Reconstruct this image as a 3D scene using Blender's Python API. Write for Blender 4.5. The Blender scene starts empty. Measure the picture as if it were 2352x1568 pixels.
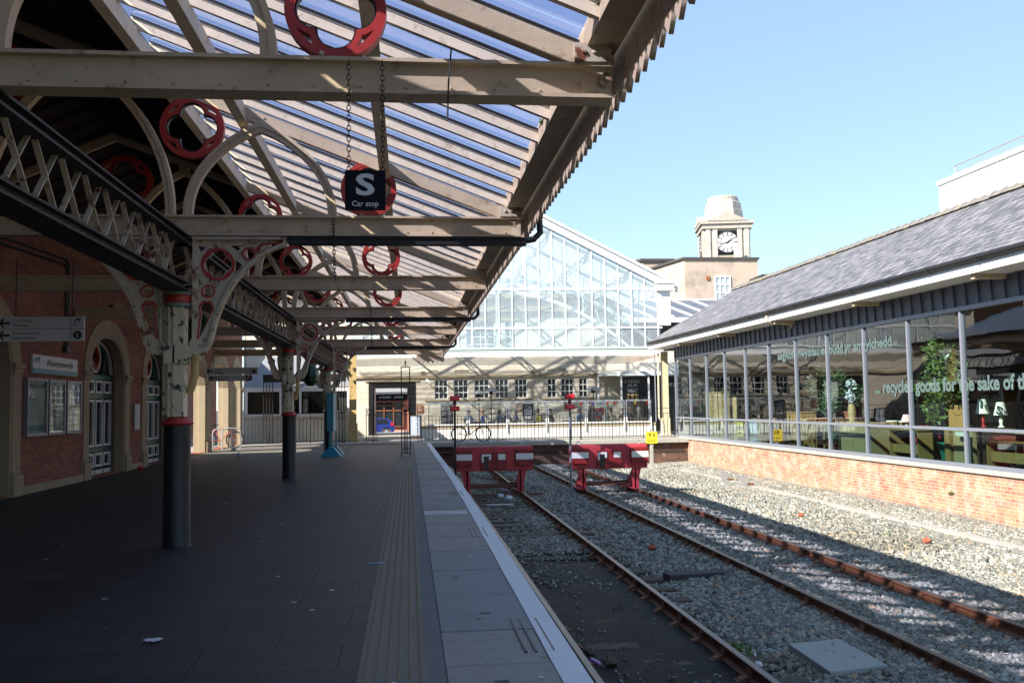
import bpy, bmesh, math, random
from math import sin, cos, pi, radians, sqrt, atan2
from mathutils import Vector, Matrix
random.seed(7)
S = bpy.context.scene
C = S.collection

# ------------------------------------------------------------------ camera
EYE = 1.58
yaw, pitch, roll = radians(6.2177), radians(3.7816), 0.015
fw = Vector((sin(yaw)*cos(pitch), cos(yaw)*cos(pitch), sin(pitch)))
rt = Vector((cos(yaw), -sin(yaw), 0)); up = rt.cross(fw)
r2 = rt*cos(roll) - up*sin(roll); u2 = up*cos(roll) + rt*sin(roll)
cd = bpy.data.cameras.new('camera'); cam = bpy.data.objects.new('camera', cd); C.objects.link(cam)
cam.matrix_world = Matrix(((r2.x, u2.x, -fw.x, 0), (r2.y, u2.y, -fw.y, 0), (r2.z, u2.z, -fw.z, EYE), (0, 0, 0, 1)))
cd.sensor_width = 36; cd.lens = 2200/2352*36; cd.clip_start = .05; cd.clip_end = 3000
S.camera = cam

# ------------------------------------------------------------------ light
SUN_AZ = radians(240.0); SUN_EL = radians(35.4)
w = bpy.data.worlds.new('World'); S.world = w; w.use_nodes = True
nt = w.node_tree; bg = nt.nodes['Background']
sky = nt.nodes.new('ShaderNodeTexSky'); sky.sky_type = 'NISHITA'; sky.sun_disc = False
sky.sun_elevation = SUN_EL; sky.sun_rotation = SUN_AZ; sky.air_density = 1.0; sky.dust_density = .1; sky.ozone_density = 2.6
wm = nt.nodes.new('ShaderNodeMix'); wm.data_type = 'RGBA'; wm.inputs[0].default_value = .5; nt.links.new(sky.outputs[0], wm.inputs[6]); wm.inputs[7].default_value = (1.9, 2.65, 3.5, 1)   # even pale blue mixed into the sky colour
nt.links.new(wm.outputs[2], bg.inputs[0]); bg.inputs[1].default_value = .10
sd = bpy.data.lights.new('sun', 'SUN'); sd.energy = 5.0; sd.angle = radians(.5); sd.color = (1, .93, .82)
so = bpy.data.objects.new('sun', sd); C.objects.link(so)
tosun = Vector((sin(SUN_AZ)*cos(SUN_EL), cos(SUN_AZ)*cos(SUN_EL), sin(SUN_EL)))
so.rotation_euler = tosun.to_track_quat('Z', 'Y').to_euler(); so.location = (-40, -20, 40)
S.view_settings.view_transform = 'Standard'; S.view_settings.look = 'None'
S.view_settings.exposure = 1.45; S.view_settings.gamma = 1
S.render.engine = 'CYCLES'
try:
    S.cycles.max_bounces = 10; S.cycles.transparent_max_bounces = 24; S.cycles.caustics_reflective = False
    S.cycles.use_denoising = True
except Exception: pass

# ------------------------------------------------------------------ materials
MATS = {}
def newmat(name):
    m = bpy.data.materials.new(name); m.use_nodes = True; MATS[name] = m
    return m, m.node_tree, m.node_tree.nodes['Principled BSDF']
def N(nt, t, **k):
    n = nt.nodes.new(t)
    for a, b in k.items():
        if a.startswith('i_'): n.inputs[int(a[2:])].default_value = b
        else: setattr(n, a, b)
    return n
def mixc(nt, fac, a, b, mode='MIX'):
    n = nt.nodes.new('ShaderNodeMix'); n.data_type = 'RGBA'; n.blend_type = mode
    for i, v in ((0, fac), (6, a), (7, b)):
        if hasattr(v, 'links') or isinstance(v, bpy.types.NodeSocket): nt.links.new(v, n.inputs[i])
        else: n.inputs[i].default_value = v if i == 0 else (*v, 1) if len(v) == 3 else v
    return n.outputs[2]
def noise(nt, scale, detail=4, vec=None, rough=.6):
    n = N(nt, 'ShaderNodeTexNoise'); n.inputs['Scale'].default_value = scale; n.inputs['Detail'].default_value = detail
    n.inputs['Roughness'].default_value = rough
    if vec is None:
        g = N(nt, 'ShaderNodeNewGeometry'); vec = g.outputs['Position']
    nt.links.new(vec, n.inputs['Vector']); return n.outputs[0]
def ramp(nt, src, a, b):
    n = N(nt, 'ShaderNodeMapRange'); n.inputs[1].default_value = a; n.inputs[2].default_value = b
    nt.links.new(src, n.inputs[0]); return n.outputs[0]
def bump(nt, bs, src, strength, dist=.01):
    n = N(nt, 'ShaderNodeBump'); n.inputs['Strength'].default_value = strength; n.inputs['Distance'].default_value = dist
    nt.links.new(src, n.inputs['Height']); nt.links.new(n.outputs[0], bs.inputs['Normal']); return n
def paint(name, col, rough=.5, metal=0, var=.25, vs=3., dirt=None, dlo=.55, dhi=.7, ds=6., bmp=.1, bs_=40., spec=.5):
    """flat base varied by noise, optional patches of a second colour (rust, chips, dirt)"""
    m, nt, b = newmat(name)
    c2 = tuple(x*(1-var) for x in col)
    out = mixc(nt, noise(nt, vs), c2, tuple(min(1, x*(1+var*.6)) for x in col))
    if dirt:
        out = mixc(nt, ramp(nt, noise(nt, ds, 8, rough=.7), dlo, dhi), out, dirt)
    nt.links.new(out, b.inputs['Base Color']); b.inputs['Roughness'].default_value = rough
    b.inputs['Metallic'].default_value = metal
    b.inputs['Specular IOR Level'].default_value = spec
    if bmp: bump(nt, b, noise(nt, bs_), bmp)
    return m
def swz(nt, order):
    g = N(nt, 'ShaderNodeNewGeometry'); s = N(nt, 'ShaderNodeSeparateXYZ'); nt.links.new(g.outputs['Position'], s.inputs[0])
    c = N(nt, 'ShaderNodeCombineXYZ')
    for i, k in enumerate(order): nt.links.new(s.outputs['XYZ'.index(k)], c.inputs[i])
    return c.outputs[0]
def brick(name, order, c1, c2, mortar, bw, bh, ms, rough=.8, white=None, wlo=.6, whi=.75, big=.35, bstr=.6, extra=None, offset=.5):
    m, nt, b = newmat(name); vec = swz(nt, order)
    t = N(nt, 'ShaderNodeTexBrick'); nt.links.new(vec, t.inputs['Vector'])
    t.offset = offset
    t.inputs['Scale'].default_value = 1; t.inputs['Brick Width'].default_value = bw; t.inputs['Row Height'].default_value = bh
    t.inputs['Mortar Size'].default_value = ms; t.inputs['Mortar Smooth'].default_value = .2
    t.inputs['Color1'].default_value = (*c1, 1); t.inputs['Color2'].default_value = (*c2, 1); t.inputs['Mortar'].default_value = (*mortar, 1)
    out = mixc(nt, ramp(nt, noise(nt, 1.3), .35, .75), t.outputs['Color'], (1-big, 1-big, 1-big), 'MULTIPLY')
    if white: out = mixc(nt, ramp(nt, noise(nt, 3.1, 8, rough=.7), wlo, whi), out, white)
    if extra: out = mixc(nt, ramp(nt, noise(nt, 12, 6), .5, .8), out, extra)
    nt.links.new(out, b.inputs['Base Color']); b.inputs['Roughness'].default_value = rough
    mm = N(nt, 'ShaderNodeMath', operation='MULTIPLY_ADD'); nt.links.new(t.outputs['Fac'], mm.inputs[0]); mm.inputs[1].default_value = -1
    nt.links.new(noise(nt, 50), mm.inputs[2])
    bump(nt, b, mm.outputs[0], bstr, .01)
    return m
def glassy(name, tint, gloss=1.0, film=0., filmc=(.8, .85, .85), wob=0., ior=1.5, wobs=1.2):
    m, nt, b = newmat(name); nt.nodes.remove(b); o = nt.nodes['Material Output']
    tr = N(nt, 'ShaderNodeBsdfTransparent'); tr.inputs[0].default_value = (*tint, 1)
    gl = N(nt, 'ShaderNodeBsdfGlossy'); gl.inputs['Roughness'].default_value = .015; gl.inputs[0].default_value = (1, 1, 1, 1)
    g0 = N(nt, 'ShaderNodeNewGeometry'); dt = N(nt, 'ShaderNodeVectorMath', operation='DOT_PRODUCT'); nt.links.new(g0.outputs['Normal'], dt.inputs[0]); nt.links.new(g0.outputs['Incoming'], dt.inputs[1])
    def mth(op, a, c):
        n = N(nt, 'ShaderNodeMath', operation=op)
        for i, v in enumerate((a, c)):
            if v is None: continue
            if isinstance(v, (int, float)): n.inputs[i].default_value = v
            else: nt.links.new(v, n.inputs[i])
        return n
    ab = mth('ABSOLUTE', dt.outputs['Value'], None); om = mth('SUBTRACT', 1.0, ab.outputs[0]); pw = mth('POWER', om.outputs[0], 5.0)
    sc = mth('MULTIPLY', pw.outputs[0], .92); f0 = mth('ADD', sc.outputs[0], .07); mu = mth('MULTIPLY', f0.outputs[0], gloss); mu.use_clamp = True
    if wob:
        bn = N(nt, 'ShaderNodeBump'); bn.inputs['Strength'].default_value = wob; bn.inputs['Distance'].default_value = .05
        nt.links.new(noise(nt, wobs, 1), bn.inputs['Height']); nt.links.new(bn.outputs[0], gl.inputs['Normal'])
    base = tr.outputs[0]
    if film:
        df = N(nt, 'ShaderNodeBsdfTranslucent'); df.inputs[0].default_value = (*filmc, 1)
        d2 = N(nt, 'ShaderNodeBsdfDiffuse'); d2.inputs[0].default_value = (*filmc, 1)
        ms0 = N(nt, 'ShaderNodeMixShader'); ms0.inputs[0].default_value = .5; nt.links.new(df.outputs[0], ms0.inputs[1]); nt.links.new(d2.outputs[0], ms0.inputs[2])
        ms = N(nt, 'ShaderNodeMixShader'); nt.links.new(ramp(nt, noise(nt, 1.5, 6), .3, .8), ms.inputs[0])
        mf = N(nt, 'ShaderNodeMath', operation='MULTIPLY'); nt.links.new(ramp(nt, noise(nt, 1.1, 3), -.6, .9), mf.inputs[0]); mf.inputs[1].default_value = film*1.6
        nt.links.new(mf.outputs[0], ms.inputs[0]); nt.links.new(base, ms.inputs[1]); nt.links.new(ms0.outputs[0], ms.inputs[2]); base = ms.outputs[0]
    mx = N(nt, 'ShaderNodeMixShader'); nt.links.new(mu.outputs[0], mx.inputs[0]); nt.links.new(base, mx.inputs[1]); nt.links.new(gl.outputs[0], mx.inputs[2])
    nt.links.new(mx.outputs[0], o.inputs[0]); return m

RUST = (.16, .055, .02)
M = dict(
 cream=paint('cream ironwork', (.57, .46, .30), .6, var=.4, vs=2.5, dirt=(.20, .10, .04), dlo=.57, dhi=.75, ds=7, bmp=.25, bs_=25),
 creamrust=paint('rusty cream paint', (.55, .49, .36), .55, var=.2, dirt=RUST, dlo=.53, dhi=.62, ds=7, bmp=.3, bs_=20),
 creamchip=paint('chipped cream paint', (.6, .54, .38), .5, var=.15, dirt=(.03, .035, .035), dlo=.565, dhi=.585, ds=8, bmp=.3, bs_=20),
 barcream=paint('cream glazing bar', (.80, .69, .50), .65, var=.3, vs=4, dirt=(.24, .17, .10), dlo=.55, dhi=.8, ds=10, bmp=.15),
 valance=paint('brown weathered boards', (.56, .44, .31), .7, var=.35, vs=3, dirt=(.16, .11, .07), dlo=.58, dhi=.8, ds=14, bmp=.3),
 red=paint('red paint', (.42, .035, .028), .4, var=.25, vs=8, bmp=.1),
 redb=paint('buffer red', (.50, .045, .06), .6, var=.3, vs=2, dirt=(.13, .025, .02), dlo=.5, dhi=.75, ds=4, bmp=.1),
 redpad=paint('dark red block', (.26, .012, .015), .55, var=.5, vs=5, dirt=(.05, .01, .01), dlo=.52, dhi=.7, ds=6, bmp=.2),
 white=paint('white paint', (.72, .72, .70), .5, var=.1, dirt=(.45, .42, .36), dlo=.62, dhi=.85, ds=6, bmp=.08),
 whitel=paint('bright white joinery', (.74, .76, .77), .4, var=.06, bmp=.03),
 platewhite=paint('sign white', (.6, .62, .62), .4, var=.06, bmp=0),
 darkpaint=paint('dark green black paint', (.012, .017, .019), .42, var=.4, vs=6, dirt=(.05, .035, .025), dlo=.62, dhi=.8, bmp=.25, spec=.35),
 black=paint('black paint', (.012, .012, .013), .45, var=.4, bmp=.2, bs_=60),
 girder=paint('sooty black flange', (.012, .012, .014), .55, var=.5, vs=14, bmp=.6, bs_=30),
 green=paint('green paint', (.02, .10, .065), .4, var=.2, bmp=.05),
 capgreen=paint('pale green paint', (.16, .27, .21), .5, var=.2, bmp=.05),
 lampgreen=paint('green enamel', (.012, .06, .03), .3, var=.1, bmp=0),
 gutter=paint('black gutter', (.008, .008, .01), .5, var=.3, bmp=.1),
 soffit=paint('dark boards', (.045, .038, .03), .85, var=.5, vs=3, bmp=.2),
 redoxide=paint('rusty rail', (.16, .06, .028), .75, var=.35, vs=6, dirt=(.05, .025, .015), dlo=.55, dhi=.75, ds=5, bmp=.3),
 railtop=paint('worn rail head', (.15, .11, .09), .38, metal=.6, var=.3, vs=4, bmp=.05),
 yellowrust=paint('rusty ochre column', (.50, .36, .15), .6, var=.25, dirt=(.14, .06, .02), dlo=.56, dhi=.7, ds=6, bmp=.3),
 sleeper=paint('old sleeper timber', (.085, .065, .05), .9, var=.5, vs=12, bmp=.6, bs_=30),
 concrete=paint('pale concrete', (.34, .33, .30), .85, var=.18, vs=2, dirt=(.15, .15, .14), dlo=.6, dhi=.9, bmp=.2),
 slabgrey=paint('grey paving slab', (.31, .32, .31), .8, var=.15, vs=4, dirt=(.12, .12, .12), dlo=.62, dhi=.85, bmp=.2),
 steel=paint('galvanised steel', (.5, .52, .54), .35, metal=.7, var=.15, bmp=.05),
 alu=paint('grey window frame', (.20, .22, .27), .35, metal=.2, var=.08, bmp=0),
 turq=paint('turquoise powder coat', (.015, .23, .32), .4, var=.1, bmp=0),
 navy=paint('sign navy', (.006, .007, .012), .7, var=.1, bmp=0, spec=.15),
 teal=paint('teal sign strip', (.03, .22, .30), .4, var=.1, bmp=0),
 letter=paint('white lettering', (.75, .77, .78), .5, var=.02, bmp=0),
 blackletter=paint('black lettering', (.012, .012, .014), .5, var=.02, bmp=0),
 greenletter=paint('green lettering', (.06, .22, .15), .5, var=.02, bmp=0),
 frost=paint('frosted lettering', (.085, .125, .125), .5, var=.05, bmp=0),
 yellow=paint('yellow enamel', (.80, .56, .03), .4, var=.05, bmp=0),
 lampred=paint('red lamp lens', (.85, .008, .03), .25, var=.05, bmp=0),
 wood=paint('oak furniture', (.40, .22, .07), .45, var=.25, vs=5, bmp=.05),
 paleply=paint('pale plywood', (.46, .31, .14), .5, var=.12, vs=3, bmp=.03),
 darkwood=paint('dark wood', (.08, .035, .02), .5, var=.3, bmp=.05),
 terracotta=paint('terracotta', (.38, .11, .05), .7, var=.15, bmp=.05),
 potgreen=paint('green pot', (.02, .16, .09), .4, var=.1, bmp=0),
 leafa=paint('ficus leaves', (.09, .15, .06), .45, var=.5, vs=9, bmp=0),
 leafb=paint('variegated leaves', (.10, .15, .03), .4, var=.6, vs=14, bmp=0),
 moss=paint('moss', (.07, .15, .02), .9, var=.5, vs=30, bmp=0),
 cloth_red=paint('red cloth', (.42, .02, .02), .8, var=.2, bmp=0),
 shade=paint('cream lampshade', (.75, .72, .55), .8, var=.05, bmp=0),
 pink=paint('pink lampshade', (.85, .50, .48), .8, var=.05, bmp=0),
 rubber=paint('tyre rubber', (.012, .012, .012), .7, var=.3, bmp=0),
 skin=paint('skin', (.50, .28, .2), .5, var=.08, bmp=0),
 hair=paint('brown hair', (.03, .018, .012), .6, var=.3, bmp=0),
 blond=paint('fair hair', (.35, .2, .08), .6, var=.3, bmp=0),
 greyhair=paint('grey hair', (.5, .48, .46), .6, var=.2, bmp=0),
 pvc=paint('grey sail cloth', (.19, .20, .22), .8, var=.12, vs=1.5, bmp=.1),
 render=paint('peach render', (.42, .345, .285), .9, var=.15, vs=.5, dirt=(.24, .2, .17), dlo=.48, dhi=.68, ds=.55, bmp=.2),
 renderwhite=paint('white render', (.8, .8, .78), .9, var=.03, bmp=.05),
 tarmac=paint('asphalt', (.06, .06, .06), .9, var=.2, vs=5, bmp=.3),
 carblue=paint('blue car paint', (.02, .035, .17), .15, var=.05, bmp=0),
 chalk=paint('chalkboard', (.02, .025, .03), .7, var=.2, bmp=0),
 brownsign=paint('brown sign', (.30, .09, .02), .6, var=.1, bmp=0),
 posterpale=paint('pale green poster', (.40, .47, .38), .4, var=.12, vs=6, bmp=0),
 posterblue=paint('pale blue poster', (.36, .42, .52), .35, var=.25, vs=5, bmp=0),
 postergreen=paint('dark green print', (.03, .16, .13), .4, var=.1, bmp=0),
 poster2=paint('poster figure print', (.12, .10, .06), .5, var=.3, bmp=0),
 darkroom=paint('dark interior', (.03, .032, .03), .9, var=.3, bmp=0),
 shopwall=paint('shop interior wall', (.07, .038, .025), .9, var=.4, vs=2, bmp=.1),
 terrwall=paint('painted terrace wall', (.62, .62, .60), .8, var=.08, vs=2, bmp=.1),
 bag=paint('yellow carrier bag', (.8, .65, .02), .5, var=.1, bmp=0),
 can=paint('purple can', (.28, .14, .4), .3, metal=.5, var=.2, bmp=0),
 paper=paint('scrap paper', (.62, .64, .68), .8, var=.1, bmp=.2),
 orange=paint('orange wrapper', (.7, .12, .02), .6, var=.1, bmp=0),
 concblock=paint('dark stone board', (.06, .055, .055), .85, var=.3, vs=8, bmp=.3),
 redbar=paint('painted red bar', (.17, .075, .055), .8, var=.3, vs=8, bmp=.2),
 brickbit=paint('brick fragment', (.38, .09, .05), .9, var=.2, bmp=.3),
)
M['glassroof'] = glassy('canopy glass', (.61, .62, .84), 1.0, .05, (.5, .52, .6))
M['hallglass'] = glassy('hall gable glass', (.90, .96, .97), 1.0, .20, (.82, .88, .93))
M['hallroof'] = glassy('hall roof glass', (.93, .95, .97), .5, .02, (.8, .88, .95))
M['shopglass'] = glassy('shop glass', (.66, .80, .83), 1.5, .0, (.5, .6, .6), .07, 1.5, .9)
M['clear'] = glassy('screen glass', (.93, .95, .95), .6, .015, (.8, .85, .85))
M['darkglass'] = glassy('dim pane', (.25, .28, .3), 1.2, 0)
m, nt_, b = newmat('dark window pane'); b.inputs['Specular IOR Level'].default_value = .3; b.inputs['Base Color'].default_value = (.02, .025, .03, 1); b.inputs['Roughness'].default_value = .06; M['pane'] = m
M['brickL'] = brick('dark red brickwork', 'YZX', (.36, .115, .06), (.20, .06, .04), (.20, .15, .12), .225, .075, .01, .85, big=.35)
M['brickR'] = brick('orange brickwork', 'YZX', (.52, .25, .13), (.33, .12, .08), (.50, .40, .31), .225, .078, .008, .85, white=(.62, .44, .38), wlo=.46, whi=.82, big=.3, extra=(.30, .18, .15))
M['brickRx'] = brick('pale worn brickwork', 'XZY', (.55, .25, .16), (.4, .18, .12), (.5, .42, .35), .225, .078, .008, .8, white=(.7, .6, .5), wlo=.5, whi=.7, big=.15)
M['brickB'] = brick('sooty brickwork', 'XZY', (.17, .06, .035), (.055, .035, .03), (.12, .10, .08), .225, .078, .010, .85, white=(.3, .27, .22), wlo=.6, whi=.75, big=.5)
M['ashlar'] = brick('ashlar stone', 'XZY', (.64, .59, .50), (.57, .52, .43), (.34, .29, .22), .75, .34, .005, .85, big=.12, bstr=.25)
M['stone'] = paint('dressed stone', (.33, .27, .18), .8, var=.18, vs=3, dirt=(.22, .18, .12), dlo=.6, dhi=.8, bmp=.2)
M['towerstone'] = brick('tower stone', 'XZY', (.46, .43, .39), (.39, .36, .33), (.25, .22, .2), 1.2, .55, .012, .85, big=.2, extra=(.35, .32, .26), bstr=.2)
M['slate'] = brick('slate roofing', 'YXZ', (.215, .205, .22), (.10, .096, .11), (.045, .044, .047), .34, .21, .018, .5, white=(.36, .34, .34), wlo=.5, whi=.8, big=.4, bstr=1.0)
M['towertrim'] = paint('tower trim stone', (.36, .33, .29), .85, var=.25, vs=2, dirt=(.2, .18, .16), dlo=.5, dhi=.8, bmp=.1)
M['ridge'] = paint('ridge tile', (.17, .16, .15), .8, var=.3, vs=3, dirt=(.22, .18, .10), dlo=.52, dhi=.65, ds=3, bmp=.3)
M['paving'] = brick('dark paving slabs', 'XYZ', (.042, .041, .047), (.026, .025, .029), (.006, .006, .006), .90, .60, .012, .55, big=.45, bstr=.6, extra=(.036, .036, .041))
M['coping'] = paint('grey coping stone', (.26, .25, .235), .7, var=.28, vs=1.6, dirt=(.14, .13, .12), dlo=.5, dhi=.75, ds=8, bmp=.25, bs_=80)
M['strip'] = paint('concrete strip', (.14, .145, .14), .85, var=.2, vs=4, bmp=.3)
M['paving'].node_tree.nodes['Principled BSDF'].inputs['Specular IOR Level'].default_value = .42
M['tactile'] = paint('buff tactile slab', (.17, .15, .12), .75, var=.2, vs=2, dirt=(.10, .09, .08), dlo=.55, dhi=.8, bmp=.2)
M['dome'] = paint('tactile dome', (.20, .155, .085), .6, var=.15, bmp=.1)
M['linewhite'] = paint('white edge paint', (.66, .68, .72), .7, var=.08, dirt=(.35, .33, .3), dlo=.62, dhi=.72, ds=10, bmp=.3)
M['lead'] = paint('lead flashing', (.10, .11, .14), .5, var=.4, vs=2, bmp=.1)
M['sunpaving'] = brick('sun brightened paving', 'XYZ', (.17, .155, .13), (.13, .12, .10), (.06, .055, .05), .90, .60, .008, .7, big=.25, bstr=.3)  # platform paving made paler so the sunlit strips read bright
M['hallfloor'] = brick('pale paving', 'XYZ', (.34, .32, .29), (.28, .27, .25), (.18, .17, .16), .6, .4, .006, .8, big=.15, bstr=.2)
# ballast: stone-by-stone colour, oily black between the near rails of the platform track
m, nt_, b = newmat('ballast'); M['ballast'] = m
vo = N(nt_, 'ShaderNodeTexVoronoi'); vo.inputs['Scale'].default_value = 22
g_ = N(nt_, 'ShaderNodeNewGeometry'); nt_.links.new(g_.outputs['Position'], vo.inputs['Vector'])
hs = N(nt_, 'ShaderNodeSeparateColor'); nt_.links.new(vo.outputs['Color'], hs.inputs[0])
c_ = mixc(nt_, hs.outputs[0], (.10, .105, .095), (.30, .30, .265)); c_ = mixc(nt_, ramp(nt_, hs.outputs[1], .82, 1), c_, (.42, .32, .22))
c_ = mixc(nt_, ramp(nt_, noise(nt_, .6, 3), .4, .7), c_, (.36, .345, .30), 'MIX')
nt_.links.new(c_, b.inputs['Base Color']); b.inputs['Roughness'].default_value = .9
bump(nt_, b, vo.outputs['Distance'], 1.0, .05)
m, nt_, b = newmat('ballast stones'); M['stones'] = m
oi = N(nt_, 'ShaderNodeAttribute', attribute_name='tone')
c_ = mixc(nt_, oi.outputs['Fac'], (.12, .125, .112), (.40, .395, .345)); c_ = mixc(nt_, ramp(nt_, noise(nt_, .45, 5), .48, .72), c_, (.55, .50, .42), 'MULTIPLY'); c_ = mixc(nt_, ramp(nt_, noise(nt_, 1.6, 6), .58, .8), c_, (.5, .5, .47), 'MULTIPLY'); c_ = mixc(nt_, ramp(nt_, oi.outputs['Fac'], .93, .97), c_, (.36, .24, .15))
nt_.links.new(c_, b.inputs['Base Color']); b.inputs['Roughness'].default_value = .9
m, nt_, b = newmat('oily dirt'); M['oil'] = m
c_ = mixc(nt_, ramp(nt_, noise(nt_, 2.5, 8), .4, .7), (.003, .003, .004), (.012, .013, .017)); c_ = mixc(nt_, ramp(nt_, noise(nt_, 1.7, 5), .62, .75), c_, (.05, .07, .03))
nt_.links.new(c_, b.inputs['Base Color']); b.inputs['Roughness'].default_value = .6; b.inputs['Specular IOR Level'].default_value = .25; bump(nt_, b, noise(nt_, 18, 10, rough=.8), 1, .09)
# netting
m, nt_, b = newmat('fine grey netting'); M['net'] = m
nt_.nodes.remove(b); o_ = nt_.nodes['Material Output']; tr = N(nt_, 'ShaderNodeBsdfTransparent'); df = N(nt_, 'ShaderNodeBsdfDiffuse'); df.inputs[0].default_value = (.33, .34, .37, 1)
wv = N(nt_, 'ShaderNodeTexWave'); wv.inputs['Scale'].default_value = 1.6; wv.inputs['Distortion'].default_value = 3; wv.bands_direction = 'Y'
g_ = N(nt_, 'ShaderNodeNewGeometry'); nt_.links.new(g_.outputs['Position'], wv.inputs['Vector'])
mx = N(nt_, 'ShaderNodeMixShader'); nt_.links.new(ramp(nt_, wv.outputs[1], -.9, 1.8), mx.inputs[0]); nt_.links.new(tr.outputs[0], mx.inputs[1]); nt_.links.new(df.outputs[0], mx.inputs[2]); nt_.links.new(mx.outputs[0], o_.inputs[0])

# ------------------------------------------------------------------ mesh helpers
class MB:
    def __init__(s): s.V = []; s.F = []; s.I = []; s.mi = 0
    def add(s, vs, fs, mi=None):
        n = len(s.V); s.V += [tuple(v) for v in vs]; s.F += [tuple(n+i for i in f) for f in fs]; s.I += [s.mi if mi is None else mi]*len(fs); return s
    def box(s, x0, x1, y0, y1, z0, z1, mi=None):
        return s.add([(x0, y0, z0), (x1, y0, z0), (x1, y1, z0), (x0, y1, z0), (x0, y0, z1), (x1, y0, z1), (x1, y1, z1), (x0, y1, z1)],
                     [(3, 2, 1, 0), (4, 5, 6, 7), (0, 1, 5, 4), (1, 2, 6, 5), (2, 3, 7, 6), (3, 0, 4, 7)], mi)
    def cbox(s, cx, cy, cz, dx, dy, dz, rz=0, mi=None):
        c, q = cos(rz), sin(rz); vs = []
        for z in (-1, 1):
            for a, b in ((-1, -1), (1, -1), (1, 1), (-1, 1)):
                x, y = a*dx/2, b*dy/2; vs.append((cx+x*c-y*q, cy+x*q+y*c, cz+z*dz/2))
        return s.add(vs, [(3, 2, 1, 0), (4, 5, 6, 7), (0, 1, 5, 4), (1, 2, 6, 5), (2, 3, 7, 6), (3, 0, 4, 7)], mi)
    def beam(s, p, q, w, h, upv=(0, 0, 1), mi=None):
        p, q = Vector(p), Vector(q); d = (q-p).normalized(); r = d.cross(Vector(upv))
        if r.length < 1e-4: r = d.cross(Vector((1, 0, 0)))
        r.normalize(); u = r.cross(d); vs = []
        for e in (p, q):
            for a, b in ((-1, -1), (1, -1), (1, 1), (-1, 1)): vs.append(e + r*a*w/2 + u*b*h/2)
        return s.add(vs, [(3, 2, 1, 0), (4, 5, 6, 7), (0, 1, 5, 4), (1, 2, 6, 5), (2, 3, 7, 6), (3, 0, 4, 7)], mi)
    def tube(s, pts, r, n=8, closed=False, mi=None):
        pts = [Vector(p) for p in pts]; k = len(pts); vs = []; fs = []
        rr = r if isinstance(r, (list, tuple)) else [r]*k; ref = None
        for i, p in enumerate(pts):
            a = pts[i-1] if (i or closed) else p; b = pts[(i+1) % k] if (i < k-1 or closed) else p
            d = (b-a).normalized()
            if ref is None: ref = d.orthogonal().normalized()
            ref = (ref - d*ref.dot(d)); ref = ref.normalized() if ref.length > 1e-5 else d.orthogonal().normalized()
            o = d.cross(ref)
            for j in range(n): t = 2*pi*j/n; vs.append(p + ref*cos(t)*rr[i] + o*sin(t)*rr[i])
        for i in range(k if closed else k-1):
            for j in range(n):
                a = i*n+j; b = i*n+(j+1) % n; c = ((i+1) % k)*n
                fs.append((a, b, c+(j+1) % n, c+j))
        if not closed: fs += [tuple(range(n))[::-1], tuple((k-1)*n+j for j in range(n))]
        return s.add(vs, fs, mi)
    def lathe(s, cx, cy, prof, n=20, mi=None, rot=0):
        vs = []; fs = []; k = len(prof)
        for r, z in prof:
            for j in range(n): t = 2*pi*j/n+rot; vs.append((cx+r*cos(t), cy+r*sin(t), z))
        for i in range(k-1):
            for j in range(n): fs.append((i*n+j, i*n+(j+1) % n, (i+1)*n+(j+1) % n, (i+1)*n+j))
        fs += [tuple(range(n))[::-1], tuple((k-1)*n+j for j in range(n))]
        return s.add(vs, fs, mi)
    def ribbon(s, A, B, fn, t0, t1, closed=False, mi=None):
        """solid between the 2-D polylines A and B, from depth t0 to t1; fn(u,v,t)->xyz"""
        k = len(A); vs = []
        for a, b in zip(A, B): vs += [fn(*a, t0), fn(*b, t0), fn(*b, t1), fn(*a, t1)]
        fs = []
        for i in range(k if closed else k-1):
            p = i*4; q = ((i+1) % k)*4
            for j in range(4): fs.append((p+j, p+(j+1) % 4, q+(j+1) % 4, q+j))
        if not closed: fs += [(0, 1, 2, 3)[::-1], tuple((k-1)*4+j for j in range(4))]
        return s.add(vs, fs, mi)
    def prism(s, poly, fn, t0, t1, mi=None):
        k = len(poly); vs = [fn(*p, t0) for p in poly]+[fn(*p, t1) for p in poly]
        fs = [tuple(range(k))[::-1], tuple(range(k, 2*k))]+[(i, (i+1) % k, k+(i+1) % k, k+i) for i in range(k)]
        return s.add(vs, fs, mi)
    def ball(s, c, r, n=10, mi=None):
        rx, ry, rz = r if isinstance(r, (tuple, list)) else (r, r, r)
        vs = []; fs = []
        for i in range(n//2+1):
            t = pi*i/(n//2)
            for j in range(n): p = 2*pi*j/n; vs.append((c[0]+rx*sin(t)*cos(p), c[1]+ry*sin(t)*sin(p), c[2]+rz*cos(t)))
        for i in range(n//2):
            for j in range(n): fs.append((i*n+j, (i+1)*n+j, (i+1)*n+(j+1) % n, i*n+(j+1) % n))
        return s.add(vs, fs, mi)
    def build(s, name, mats, parent=None, smooth=False, bevel=0, fixn=True):
        me = bpy.data.meshes.new(name); me.from_pydata(s.V, [], s.F)
        if not isinstance(mats, (list, tuple)): mats = [mats]
        for m in mats: me.materials.append(m)
        if len(mats) > 1: me.polygons.foreach_set('material_index', s.I)
        if fixn:
            bm = bmesh.new(); bm.from_mesh(me); bmesh.ops.recalc_face_normals(bm, faces=bm.faces); bm.to_mesh(me); bm.free()
        if smooth:
            me.polygons.foreach_set('use_smooth', [True]*len(me.polygons))
            try: me.set_sharp_from_angle(angle=radians(40))
            except Exception: pass
        o = bpy.data.objects.new(name, me); C.objects.link(o)
        if parent is not None:
            att(o, parent)
        if bevel:
            b = o.modifiers.new('bevel', 'BEVEL'); b.width = bevel; b.segments = 2; b.limit_method = 'ANGLE'
        return o
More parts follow.
